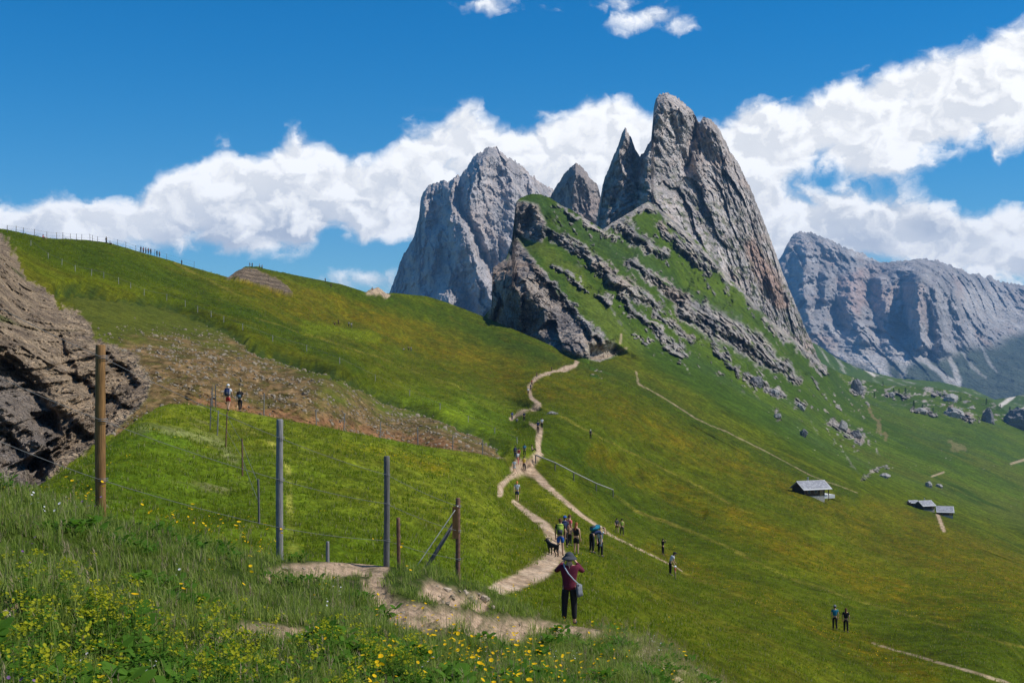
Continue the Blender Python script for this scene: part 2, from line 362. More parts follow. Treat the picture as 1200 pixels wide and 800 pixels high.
FAINT = [[(800, 668, 2), (835, 685, 2), (900, 712, 1.2)], [(720, 582, 1.2), (745, 600, 1.5), (840, 635, 1.7), (920, 675, 1.8), (1040, 712, 1.5), (1200, 760, 1.3)],
         [(632, 474, 1.5), (700, 510, 1.2), (800, 560, 1.0), (880, 600, 1.0)], [(275, 483, 2.5), (288, 500, 3), (322, 525, 3), (338, 548, 3), (340, 600, 4), (345, 645, 7)],
         [(205, 308, 1.6), (250, 332, 1.2), (290, 352, .5)], [(300, 372, .8), (380, 398, 1.1), (480, 432, .8), (560, 460, .6)], [(375, 660, 4), (430, 660, 6)]]
ORANGE = [[(265, 325, 6), (330, 350, 12), (400, 372, 16), (470, 392, 14), (600, 450, 18), (640, 460, 8)], [(360, 340, 4), (430, 365, 9), (520, 400, 12), (600, 430, 12)], [(640, 440, 14), (700, 470, 18), (800, 520, 18), (900, 565, 16), (1000, 610, 18), (1200, 700, 26)],
          [(700, 530, 10), (780, 570, 14), (860, 610, 18), (960, 660, 16), (1120, 715, 18)], [(860, 600, 8), (930, 635, 14), (1050, 690, 14)], [(760, 640, 6), (860, 690, 12), (960, 730, 14), (1080, 790, 20)], [(395, 525, 6), (450, 532, 7), (520, 550, 7)], [(1020, 590, 8), (1100, 625, 14), (1220, 680, 18)]]
DARK = [[(600, 400, 8), (650, 425, 8)], [(455, 350, 5), (520, 372, 8), (580, 395, 8), (650, 420, 7)], [(690, 425, 10), (760, 460, 10), (850, 512, 9), (930, 552, 8), (1000, 582, 6)], [(300, 345, 3), (380, 370, 4), (470, 400, 3)], [(540, 455, 3), (590, 468, 4), (630, 478, 3)], [(640, 520, 9), (720, 550, 10), (820, 600, 8)],
        [(100, 300, 12), (200, 330, 10), (300, 372, 6), (420, 430, 8)]]
CLIFF = [(-90, 262), (-10, 270), (6, 278), (18, 300), (32, 326), (56, 340), (72, 358), (98, 368), (112, 395), (150, 412), (170, 430), (178, 450), (170, 470), (148, 492), (108, 524), (60, 562), (25, 590), (-90, 670)]
SCREE = [(60, 340), (150, 346), (200, 354), (250, 374), (288, 397), (300, 408), (360, 425), (410, 440), (450, 462), (510, 482), (555, 502), (586, 518), (594, 540), (500, 545), (400, 530), (300, 505), (215, 500), (130, 520), (110, 400), (90, 368)]
OUTCROP = [(266, 327), (272, 319), (286, 314), (300, 316), (312, 322), (330, 331), (343, 344), (334, 346), (316, 340), (298, 334), (282, 330)]
EDGE = [[(72, 332), (100, 332), (150, 347), (200, 355), (250, 375), (290, 398)], [(298, 402), (360, 421), (410, 438), (450, 460), (510, 481), (555, 501), (588, 518)]]

def color_meadow(u, v, X):
    C = greens(X); x, y, z = X[..., 0], X[..., 1], X[..., 2]
    wu = u + 7*fbm(u/16, v/16, 2.2, 4); wv = v + 6*fbm(u/16, v/16, 8.2, 4)
    far = fbm(u/40+v/60, (v-u*0.45)/5.0, 5.0, 5)          # streaks along the hillside
    fine = ss(fbm(x/1.5, y/3.2, z/1.5, 4, .7), -.3, .3); mid = ss(fbm(x/7, y/15, z/5, 4, .65), -.35, .3)
    for s in DARK: C = blend(C, (0.040, 0.075, 0.013), stroke(wu, wv, s, 1.6)*0.65)
    for s in ORANGE: C = blend(C, (0.165, 0.128, 0.012), stroke(wu, wv, s, 1.8)*(0.42+0.45*ss(far, -0.2, 0.45))*(0.40+0.8*fine)*(0.5+0.6*mid))
    C = blend(C, (0.135, 0.135, 0.015), 0.5*ss(far, 0.12, 0.6)*(v > 330)*(u > 250))
    C = blend(C, (0.036, 0.066, 0.011), 0.45*ss(-far, 0.15, 0.6))
    for s in FAINT: C = blend(C, STRAW, stroke(u+1.5*fbm(u/5, v/5, 1, 3), v, s, 1.0)*0.42*(0.3+0.9*ss(fbm(x/3, y/6, 5, 4, .6), -.3, .3)))
    C = blend(C, (0.2, 0.23, 0.03), 0.7*stroke(wu, wv, [(628, 575, 7), (650, 590, 8), (668, 604, 3)], 1.2))
    C = blend(C, (0.15, 0.21, 0.02), 0.6*stroke(wu, wv, [(440, 395, 6), (360, 383, 7)], 1.2))
    m1 = fbm(x/3.3, y/6.5, z/3, 4, 0.65); m2 = fbm(x/0.8, y/1.6, z/0.8, 3, .6)
    C = C*(1 + 0.7*m1 + 0.45*m2)[..., None]
    C = blend(C, (0.15, 0.13, 0.05), 0.45*ss(fbm(x/1.7+40, y/4, z/2, 4, .65), 0.22, 0.5))
    ter = np.sin(z*2.6 + 5*fbm(x/12, y/25, 3, 3) + x*.25)*ss(y, 60, 120)*(1-ss(y, 300, 500))*ss(fbm(x/20, y/40, 7, 3), -.1, .3)
    C = C*(1 + 0.14*ter)[..., None]
    C = C*(1+0.13*RNG.normal(size=C.shape[:2]))[..., None]
    return np.maximum(C, 0.004)*np.array([0.82, 0.76, 0.28])*(1+np.array([0.35, 0.55, 0.8])*(1-ss(u+0*v, 560, 640))[..., None]*ss(v, 440, 480)[..., None]*1.0)
def near_path(u, v):
    """signed px to the trodden paths, for leaving grass off them"""
    m = np.zeros(u.shape)
    for k, s in enumerate(PATHS): m = np.maximum(m, stroke(u, v, s, 0.8)*(1, 1, 1, 1, 1, .55, .8, .45)[k])
    return m

def relief_rock(X, scale, dipx=0.64, dipz=0.77, lay=1.0):
    """tilted strata: broken steps across the bedding + crumbled faces"""
    x, y, z = X[..., 0]/scale, X[..., 1]/scale, X[..., 2]/scale
    cr = x*dipx + z*dipz; al = x*dipz - z*dipx
    w = fbm(x*0.45, y*0.3, z*0.45, 4)*0.9
    s1 = (cr*0.42 + w) % 1.0; s2 = (cr*1.25 + 1.1*w + 0.35*fbm(al*0.5, cr*1.2, 1, 3)) % 1.0; s3 = (cr*3.6 + 2.2*w + 0.5*fbm(al*0.9, cr*2, 5, 3)) % 1.0
    saw = lambda s: np.where(s < 0.84, s/0.84, (1-s)/0.16)
    blk = fbm(al*0.35, cr*2.2, y*0.3, 5, 0.6); brk = fbm(al*1.1, cr*0.7, y*.5, 4, .6, ridge=True)
    big = fbm(x*0.17, y*0.17, z*0.2+4, 3)
    a2 = ss(fbm(al*.22, cr*.5, 8, 3), -.35, .15); a3 = ss(fbm(al*.4, cr*.8, 18, 3), -.3, .2)
    return lay*(0.8*saw(s1)+0.62*saw(s2)*a2+0.24*saw(s3)*a3) + 0.55*blk + 1.1*big + 0.30*brk

m_fore = ground_mat('soil_and_turf', 9.0, 45.0, 0.35, 0.03)
m_meadow = ground_mat('alpine_meadow', 0.9, 6.5, 0.38, 0.16, 9, rock=(0.45, 1.4))
m_ramp = ground_mat('rocky_pasture', 0.12, 0.6, 0.30, 1.0, 9, rock=(0.08, 4.0))
m_peak = ground_mat('dolomite', 0.045, 0.25, 0.26, 2.2, 9, rock=(0.06, 4.0))
m_far = ground_mat('far_dolomite', 0.010, 0.05, 0.2, 8.0, 9, rock=(0.02, 10.0))

# --- foreground knoll
DIRTS = [[(318, 674, 6), (350, 670, 8), (400, 667, 8), (448, 664, 6)], [(425, 684, 4), (450, 700, 9), (482, 716, 10), (530, 726, 12), (590, 736, 11), (640, 738, 7), (705, 742, 5)],
         [(246, 738, 5), (300, 735, 10), (362, 735, 5)], [(-10, 724, 8), (18, 722, 5)], [(700, 742, 4), (740, 752, 8), (768, 772, 12), (800, 800, 14), (860, 822, 12)], [(500, 690, 7), (535, 700, 8), (566, 703, 7)], [(448, 664, 4), (440, 680, 6), (452, 700, 6)]]
def dirt_a(u, v):
    wu = u + 9*fbm(u/18, v/12, 2.7, 4); wv = v + 5*fbm(u/18, v/12, 6.7, 4); m = np.zeros(u.shape)
    for k, s in enumerate(DIRTS): m = np.maximum(m, stroke(wu, wv, [(p_, q_, r_*1.2) for p_, q_, r_ in s], 0.9)*(0.12 if k == 4 else 1))
    m = m*(0.35+0.65*ss(fbm(u/14, v/6, 4.4, 5, .65), -.35, .05))
    return m
def relief_a(X, d):
    x, y = X[..., 0], X[..., 1]
    return 0.28*fbm(x/1.7, y/2.1, 0.5, 4) + 0.05*fbm(x/0.3, y/0.3, 0.2, 4) - 0.07*d + 0.018*d*fbm(x/0.16, y/0.16, 0.9, 3)
U, V, D, X = sheet(-80, 920, 1.6, lambda u: 0*u+980, CREST_A, 330, D_A)
dm = dirt_a(U, V); C = greens(X)*0.62; C = blend(C, DIRT, dm)
C = blend(C, (0.36, 0.30, 0.17), stroke(U+8*fbm(U/12, V/9, 3, 4), V+8*fbm(U/12, V/9, 8, 4), [(a, b_, w*1.5) for a, b_, w in DIRTS[4]], 1.3)*0.85)
C = blend(C, (0.17, 0.13, 0.085), 0.5*ss(fbm(X[..., 0]/0.9, X[..., 1]/0.9, 3, 4), 0.05, 0.5))
C *= (1 + 0.35*fbm(X[..., 0]/0.12, X[..., 1]/0.12, 2, 3))[..., None]
fade = ss(V - CREST_A(U), 0, 22)
X[..., 2] += relief_a(X, dm)*fade
GRID_A = (U, V, X.copy(), dm)
X, C = add_back(X, C, [(0.5, 0.25), (1.5, 1.0), (4, 3.0), (10, 8)])
tag(grid_obj('foreground_knoll_ground', X, C, m_fore), kind='structure')

# --- grassy knoll in the middle distance
U, V, D, X = sheet(-80, 690, 1.4, lambda u: CREST_A(u)+26, CREST_B, 210, D_B)
C = color_meadow(U, V, X)
C = blend(C, (0.22, 0.19, 0.1), 0.5*ss(fbm(X[..., 0]/2.2, X[..., 1]/4, 3, 5), 0.18, 0.5)*(1-ss(U, 250, 330)))
C = blend(C, (0.21, 0.22, 0.09), 0.55*stroke(U, V, [(160, 508, 4), (215, 512, 5), (255, 520, 6), (275, 540, 4)], 2.0))
pm = near_path(U, V); x, y = X[..., 0], X[..., 1]
pcol = lerp(np.array(PATHC), np.array((0.30, 0.215, 0.14)), ss(fbm(x/0.8, y/2.5, 1, 4, .65), -.25, .3)[..., None]); C = C + (pcol-C)*(np.clip(pm*1.25-0.35*ss(fbm(x/0.7+4, y/1.6, 2, 4, .6), -.1, .4), 0, 1))[..., None]
X[..., 2] += (0.55*fbm(x/6, y/9, 0.3, 4) + 0.22*fbm(x/0.8, y/1.3, 0.3, 4))*ss(V-CREST_B(U), 0, 12)*(1-ss(U, 540, 590)) - 0.06*pm*(1-ss(U, 540, 590))
GRID_B = (U, V, X.copy(), pm)
X, C = add_back(X, C, [(1.5, 0.6), (5, 3.0), (12, 9), (20, 18)])
tag(grid_obj('grassy_knoll_ground', X, C, m_meadow), kind='structure')

# --- the long meadow slope with the eroded bank and the broken cliff
def jag_c(u): return np.where((u > 262) & (u < 335), 2.0*fbm(u/7, u*0, 1, 3), 0.35*fbm(u/6, u*0, 2, 3)) + np.where((u > 428) & (u < 455), 2.2*fbm(u/4, u*0, 5, 3), 0)
U, V, D, X = sheet(-80, 1300, 1.45, BOT_C, TOP_C, 300, D_C, jag_c)
x, y, z = X[..., 0], X[..., 1], X[..., 2]
wu = U + 9*fbm(U/14, V/14, 1.7, 5, 0.6); wv = V + 9*fbm(U/14, V/14, 6.3, 5, 0.6)
cw = 9*fbm(U/7, V/7, 12.7, 5, 0.7); cl = ss(poly_d(wu+cw, wv-cw, CLIFF), -2, 3); oc = ss(poly_d(U+3*fbm(U/5, V/5, 1, 4), V+3*fbm(U/5, V/5, 4, 4), OUTCROP), -2, 2)
sc = ss(poly_d(wu, wv, SCREE), -4, 10)*(1-cl)
rock2 = stroke(wu, wv, [(437, 341, 5), (446, 341, 5), (452, 346, 3)], 1)
C = color_meadow(U, V, X)
gx = fbm(x/5, z/5, y/9, 5, 0.6)
stony = sc*ss(gx + 1.1*ss(V - np.interp(U, [60, 150, 290, 360, 450, 590], [412, 398, 408, 446, 480, 515]), -35, 25) - 0.55, -0.25, 0.5)
SC_C = lerp(np.array([0.19, 0.142, 0.085]), np.array([0.085, 0.068, 0.038]), ss(fbm(x/1.1, z/1.1, y/3, 4), -0.3, 0.3)[..., None])
SC_C = blend(SC_C, (0.20, 0.12, 0.075), stroke(wu, wv, [(225, 468, 5), (300, 482, 7), (380, 498, 8), (450, 512, 8), (530, 522, 6)], 1.2))
C = blend(C, (0.058, 0.078, 0.016), 0.55*sc)
tuft = ss(fbm(x/0.9, z/0.7, y/2, 4, 0.6), 0.0, 0.25)
Cs = SC_C.copy(); Cs = blend(Cs, (0.055, 0.07, 0.016), 0.55*tuft); Cs = blend(Cs, (0.40, 0.33, 0.23), ss(fbm(x/0.5, z/0.5, y, 3), 0.36, 0.5))
Cs = Cs*(1+0.7*fbm(x/0.45, z/0.45, y/2, 3, .7))[..., None]; Cs = Cs*np.array([1.0, 0.84, 0.68]); C = C + (Cs - C)*(stony*0.9)[..., None]
R = lerp(np.array([0.43, 0.325, 0.215]), np.array([0.215, 0.165, 0.118]), ss(fbm(x/3, z/2, y/3, 5), -0.35, 0.35)[..., None])
R = blend(R, (0.34, 0.255, 0.165), 0.6*ss(fbm(x/6+9, z/6, 1, 4), 0.1, 0.4)); R = blend(R, (0.17, 0.16, 0.155), 0.6*ss(poly_d(wu, wv, [(-90, 395), (0, 418), (50, 455), (68, 500), (60, 560), (20, 590), (-90, 640)]), -4, 8))  # second blend paints the deep recess's shade into the rock as dark shale grey
R = blend(R, (0.09, 0.115, 0.03), 0.8*ss(fbm(x/2.4, z/2.4, 7, 4), 0.16, 0.36)*ss(poly_d(wu, wv, [(-10, 285), (60, 345), (90, 395), (60, 400), (30, 392), (-10, 395)]), -12, 4))
R = R*(1-0.35*oc*ss(np.sin(z*3.2+2*fbm(x/4, z/4, 1, 3)), -.2, .6))[..., None]*(1-.15*oc[..., None])
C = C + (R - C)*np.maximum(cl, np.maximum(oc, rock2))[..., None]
pm = near_path(U, V); pcol = lerp(np.array(PATHC), np.array((0.30, 0.215, 0.14)), ss(fbm(x/0.8, y/2.5, 1, 4, .65), -.25, .3)[..., None]); C = C + (pcol-C)*(np.clip(pm*1.25-0.35*ss(fbm(x/0.7+4, y/1.6, 2, 4, .6), -.1, .4), 0, 1))[..., None]
C *= (1 + 0.10*fbm(x/0.9, y/1.7, z/0.9, 3))[..., None]
N = grid_normals(X)
sky_f = ss(V - TOP_C(U), 0, np.where(U > 700, 45, 10))*ss(BOT_C(U)-V, 0, np.where((U > 588) & (U < 760), 50, 6))
rr = relief_rock(X, 1.9)
slab = stroke(wu*.5+U*.5, wv*.5+V*.5, [(-20, 380, 14), (15, 400, 14), (45, 425, 15), (75, 458, 15), (98, 488, 12), (112, 505, 8)], .7)
slab2 = stroke(wu*.5+U*.5, wv*.5+V*.5, [(-20, 470, 10), (20, 500, 12), (45, 530, 12), (60, 550, 8)], .7)
rec = np.maximum(ss(poly_d(wu*.5+U*.5, wv*.5+V*.5, [(-30, 408), (8, 420), (40, 452), (66, 482), (72, 510), (40, 500), (14, 470), (-30, 455)]), -3, 6), ss(poly_d(wu*.5+U*.5, wv*.5+V*.5, [(30, 545), (55, 520), (62, 545), (50, 565), (28, 582)]), -3, 5))
rec2 = np.maximum(stroke(wu, wv, [(68, 398, 4), (78, 425, 6), (92, 446, 5), (122, 468, 7), (150, 480, 5)], 1), stroke(wu, wv, [(120, 410, 3), (140, 436, 6), (160, 452, 5)], 1))
clw = ss(poly_d(wu, wv, CLIFF), -1, 20)*ss(V-TOP_C(U), 4, 34)
disp = clw*(rr*1.8-1.4+2.0*slab+1.6*slab2-3.2*rec-2.2*rec2) + oc*3.2*relief_rock(X, 5.0, 0.15, 0.99) + rock2*0.6*relief_rock(X, 3)
disp += stony*(1.25*fbm(x/1.2, z/1.0, y/2, 5, 0.7)); disp += clw*0.45*fbm(x/1.3, z/0.8, y/1.5, 5, 0.7, ridge=True)
lw = 0.5*fbm(x/1.5, z/1.5, 3, 4, .6); lal = x*.77-z*.64+lw; lcr = x*.64+z*.77+lw; disp += clw*(1.5*facets(lal/3.2, lcr/1.7, 11)+0.75*facets(lal/1.3, lcr/0.8, 12)+0.3*facets(lal/.55, lcr/.4, 13)) + sc*0.5*fbm(x/5.5, z/5, y/8, 3)
und = 0.9*fbm(x/16, y/30, 0.4, 4) + 0.16*fbm(x/2, y/4, 0.4, 3)
disp += (1-cl)*(1-sc)*und*np.clip(D/220, 0.25, 1.6)
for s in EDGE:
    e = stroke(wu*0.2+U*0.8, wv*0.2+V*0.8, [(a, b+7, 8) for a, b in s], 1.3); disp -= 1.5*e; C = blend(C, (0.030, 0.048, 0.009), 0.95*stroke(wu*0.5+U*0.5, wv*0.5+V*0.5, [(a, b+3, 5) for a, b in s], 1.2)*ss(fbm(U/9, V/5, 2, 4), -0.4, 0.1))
gr = stroke(U, V, [(291, 399, 3), (260, 425, 3.5), (222, 464, 4)], 1); disp += 0.8*gr; 
for s in DARK[4:6]: disp -= 0.6*stroke(U, V, s, 1.2)
Rr = X/np.linalg.norm(X, axis=-1, keepdims=True); wr_ = np.clip(cl+sc+oc, 0, 1)[..., None]
X = X + (N*(1-wr_) - Rr*wr_*1.25)*(disp*sky_f)[..., None]
GRID_C = (U, V, X.copy(), np.maximum(np.maximum(pm, cl), np.maximum(sc, oc)))
X, C = add_back(X, C, [(3, 1.0), (12, 8.0), (40, 40), (90, 110)])
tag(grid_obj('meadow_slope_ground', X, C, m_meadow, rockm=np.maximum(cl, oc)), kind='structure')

# --- the ramp of ledges below the peaks, and the hollow on the right
TOP_R = interp([(566, 372), (576, 360), (577, 314), (589, 306), (594, 303), (597, 290), (600, 282), (602, 262), (603.5, 246), (605, 236), (612, 231), (622, 227), (634, 228), (645, 232), (658, 241), (668, 245), (682, 254), (696, 262), (706, 269), (716, 262), (726, 256), (736, 250), (752, 240), (760, 236), (780, 250),
                (820, 285), (860, 330), (900, 372), (940, 405), (960, 424), (985, 437), (1010, 445), (1040, 452), (1080, 452), (1120, 458), (1160, 468), (1185, 486), (1200, 492), (1300, 505)])
BOT_R = lambda u: np.maximum(TOP_C(u) + 22, np.interp(u, [566, 700], [400, 440]))
d_r0 = RBF([(700, 418, 505), (740, 410, 570), (850, 480, 500), (1000, 560, 470), (1200, 625, 500), (740, 330, 720), (700, 270, 830), (625, 228, 780), (610, 310, 620), (660, 350, 600), (800, 350, 880), (760, 236, 1060),
            (850, 300, 1120), (900, 420, 930), (950, 480, 780), (930, 380, 1250), (1000, 505, 850), (1100, 545, 820), (1200, 590, 760), (1100, 500, 1350), (1000, 450, 1450), (1100, 478, 1600), (1200, 505, 1650), (1100, 452, 1950), (1180, 478, 1850), (1000, 480, 1150),
            (580, 312, 640), (580, 370, 610), (640, 400, 545), (605, 240, 760), (605, 295, 720), (640, 262, 760), (690, 410, 505), (566, 400, 640), (1300, 600, 760), (1300, 505, 1800), (850, 420, 730), (800, 420, 620), (720, 380, 590)])
def D_R(u, v):
    t = ss(TOP_C(u)-v, -2, 22); return np.exp(lerp(np.log(D_C(u, v)*1.002), np.log(d_r0(u, v)), np.where(u < 690, 1, t)))
RSTR = [[(636, 270, 7), (665, 284, 9), (690, 300, 9), (716, 325, 10), (745, 343, 11), (770, 362, 9)], [(655, 240, 3), (690, 262, 4), (722, 280, 3)], [(722, 256, 6), (735, 268, 12), (752, 285, 12), (778, 298, 6)],
        [(650, 312, 3), (668, 324, 5), (686, 338, 3)], [(700, 345, 3), (716, 352, 4)], [(728, 345, 4), (745, 368, 7), (770, 388, 7), (806, 418, 4)], [(600, 290, 3), (622, 310, 6), (650, 335, 6), (668, 358, 7), (690, 385, 8), (708, 404, 9)],
        [(740, 308, 9), (790, 343, 10), (815, 362, 10)], [(800, 362, 15), (840, 380, 22), (885, 408, 20), (915, 428, 13), (935, 446, 7)], [(808, 287, 6), (840, 312, 8), (872, 338, 8), (896, 366, 9), (925, 398, 7)],
        [(770, 366, 6), (805, 394, 7), (815, 402, 3)], [(836, 404, 4), (866, 436, 6)], [(876, 442, 6), (895, 452, 7)], [(900, 456, 5), (917, 462, 6)], [(770, 262, 5), (800, 290, 7), (830, 320, 5)], [(935, 400, 8), (958, 424, 9), (968, 438, 4)],
        [(860, 320, 6), (900, 345, 9), (930, 385, 8)], [(935, 473, 4), (942, 477, 3)], [(975, 495, 5), (992, 505, 7), (1010, 516, 5)], [(909, 485, 4), (912, 490, 3)], [(830, 388, 3), (850, 400, 4)], [(780, 405, 4), (800, 420, 3)], [(1000, 449, 5), (1010, 458, 6)],
        [(1040, 460, 3), (1062, 462, 4)], [(1090, 455, 4), (1118, 466, 4)], [(1112, 482, 7), (1140, 490, 6)], [(1070, 478, 4), (1095, 484, 3)], [(740, 395, 2), (765, 402, 2)], [(1010, 560, 3), (1040, 548, 2)], [(690, 432, 2), (705, 436, 3), (725, 448, 2), (735, 452, 2)], [(652, 440, 1), (660, 442, 1)]]
U, V, D, X = sheet(566, 1300, 1.25, BOT_R, TOP_R, 300, D_R, lambda u: 1.3*fbm(u/6, u*0, 1, 4)*(1-ss(u, 1000, 1060)*0.5))
x, y, z = X[..., 0], X[..., 1], X[..., 2]
wu = U + 15*fbm(U/13, V/13, 1.7, 6, 0.66); wv = V + 15*fbm(U/13, V/13, 6.3, 6, 0.66)
W1 = [(574, 318), (580, 308), (592, 303), (604, 304), (625, 306), (645, 330), (660, 350), (672, 372), (692, 394), (722, 408), (724, 416), (700, 424), (655, 412), (600, 396), (572, 380)]
W2 = [(598, 250), (602, 236), (612, 235), (630, 240), (641, 262), (636, 285), (618, 280), (603, 272)]
W3 = [(596, 312), (598, 285), (606, 279), (616, 290), (630, 312)]
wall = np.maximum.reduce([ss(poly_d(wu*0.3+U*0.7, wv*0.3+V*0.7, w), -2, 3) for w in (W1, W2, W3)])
band = np.zeros(U.shape); bench = np.zeros(U.shape)
def scarp(pts):
    h = np.zeros(U.shape)
    for (a, b, wa), (c, d, wb) in zip(pts[:-1], pts[1:]):
        dx, dy = c-a, d-b; L = math.hypot(dx, dy); t = ((wu-a)*dx+(wv-b)*dy)/(L*L); w = (wa+wb)/2+1
        s_ = ((wu-a)*(-dy)+(wv-b)*dx)/L          # positive below the band
        e = ss(t, -0.25, 0.05)*(1-ss(t, 0.95, 1.25))
        h = np.maximum(h, w*(1-ss(s_, -w*0.2, w*0.9))*ss(s_, -4.5*w, -w*0.2)*e)
    return h
RSTR.append([(706, 267, 4), (718, 262, 7), (740, 250, 7), (758, 240, 6), (776, 252, 6), (800, 272, 7), (830, 300, 6)])
for k, s in enumerate(RSTR):
    q = [(a, b, w*0.74) for a, b, w in s]
    band = np.maximum(band, stroke(wu, wv, q, 0.7)); bench = np.maximum(bench, scarp(q))
diag = fbm((U*0.55+V*0.83)/40, (U*0.83-V*0.55)/7, 3, 5, 0.6)
scat = ss(diag + 0.6*fbm(U/5, V/5, 2, 4), 0.24, 0.42)*ss(poly_d(U, V, [(640, 240), (770, 250), (960, 420), (1020, 445), (1040, 520), (1010, 560), (930, 480), (820, 440), (760, 420), (700, 350)]), -6, 14)
plat = ss(fbm(U/9, V/4, 2, 4, 0.6), 0.12, 0.3)*ss(poly_d(U, V, [(985, 440), (1120, 452), (1200, 490), (1200, 500), (1080, 478), (1000, 462)]), -5, 6)
speck = ss(fbm(U/2.6, V/2.0, 2, 3, 0.6), 0.40, 0.5)*ss(fbm(U/25, V/18, 9, 3), 0.0, 0.3)*(TOP_C(U)-V > 8)*(U > 800)
veg = greens(X/3.0)*np.array([0.74, 0.92, 0.8])*0.95
veg = blend(veg, (0.038, 0.075, 0.02), 0.6*ss(fbm(x/60, y/90, z/40, 4), 0.0, 0.4))
for s in [[(615, 232, 6), (650, 245, 6), (690, 275, 8), (730, 300, 9), (800, 345, 9), (860, 375, 8)]]: veg = blend(veg, (0.035, 0.07, 0.018), 0.75*stroke(wu, wv, s, 1.2))
for s in [[(625, 285, 8), (670, 320, 10), (700, 360, 14), (740, 410, 14)], [(700, 320, 5), (730, 345, 5)]]: veg = blend(veg, (0.10, 0.135, 0.02), 0.5*stroke(wu, wv, s, 1.2))
C = veg
rk = lerp(np.array([0.40, 0.36, 0.315]), np.array([0.23, 0.22, 0.215]), ss(fbm(x/14, z/10, y/20, 5), -0.3, 0.3)[..., None])
rk = blend(rk, (0.36, 0.285, 0.23), 0.7*ss(fbm(x/40, z/30, 3, 4), 0.1, 0.4))
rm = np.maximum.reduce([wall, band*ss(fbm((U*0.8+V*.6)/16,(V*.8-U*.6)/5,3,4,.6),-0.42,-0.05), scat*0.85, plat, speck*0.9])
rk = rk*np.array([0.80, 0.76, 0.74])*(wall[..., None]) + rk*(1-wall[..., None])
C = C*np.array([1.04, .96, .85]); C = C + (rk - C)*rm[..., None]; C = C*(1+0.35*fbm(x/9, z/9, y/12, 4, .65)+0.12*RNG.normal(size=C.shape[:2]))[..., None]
C = blend(C, (0.34, 0.29, 0.22), ss(poly_d(wu, wv, [(690, 400), (720, 398), (728, 412), (695, 420), (680, 415)]), -2, 4)*0.8)
C = blend(C, (0.19, 0.14, 0.075), 0.6*stroke(wu, wv, [(1022, 482, 2), (1038, 512, 3)], 1)); C = blend(C, (0.2, 0.16, 0.08), 0.5*stroke(wu, wv, [(1115, 520, 3), (1125, 526, 4)], 1))
for s in [[(744, 432, 1.5), (746, 442, 1.7), (748, 452, 1.7)], [(694, 420, 1.6), (712, 418, 1.8), (722, 412, 1.5), (734, 408, 1.5)], [(727, 402, 1.4), (728, 392, 1.4)], [(1092, 558, 1.0), (1106, 553, 1.1)], [(1185, 543, 1.3), (1202, 538, 1.5)]] + PATHS[-1:]:
    C = blend(C, PATHC, stroke(U, V, s, 0.8)*0.6)
mz = ((1-ss(TOP_C(U)-V, 2, 34))*ss(U, 705, 735)*(1-wall))[..., None]; C = C*(1-mz) + color_meadow(U, V, X)*mz
N = grid_normals(X)
sky_f = ss(V - TOP_R(U), 0, 8)*ss(BOT_R(U)-V, 0, 14)*ss(TOP_C(U)-V, -8, 10)
k = D/900
fw = 5*fbm(x/14, z/14, 2, 4, .6); disp = wall*k*(14*fbm(x/24, z/60, y/60, 6, 0.62, ridge=True)+6*fbm(x/9, z/12, y/20, 5, 0.66)+9*facets((x+fw)/12, (z+fw)/26, 5)+4*facets((x+fw)/5, (z+fw)/8, 6))
disp += band*k*4.5*facets((x*.77-z*.64+fw)/9, (x*.64+z*.77+fw)/4.5, 7) + bench*k*2.3 + band*k*(5*relief_rock(X, 11)*0.7+14*fbm(x/16, z/14, y/30, 5, 0.65)) + scat*k*(9*fbm(x/7, z/7, y/14, 4, 0.6)+5)
disp += np.maximum(plat, speck)*k*(3.5+3*fbm(x/6, z/5, y/20, 3))
disp += (1-rm)*k*(9*fbm(x/75, y/130, z/60, 4, 0.5) + 3.0*fbm((x*0.5+z)/14, (x-z*0.5)/45, 0, 4, 0.55))
X = X - X/np.linalg.norm(X, axis=-1, keepdims=True)*(disp*1.5*sky_f)[..., None]
GRID_R = (U, V, X.copy(), rm)
X, C = add_back(X, C, [(8, 3), (30, 30), (90, 110), (200, 300)])
tag(grid_obj('ledge_slope_ground', X, C, m_ramp, rockm=rm), kind='structure')

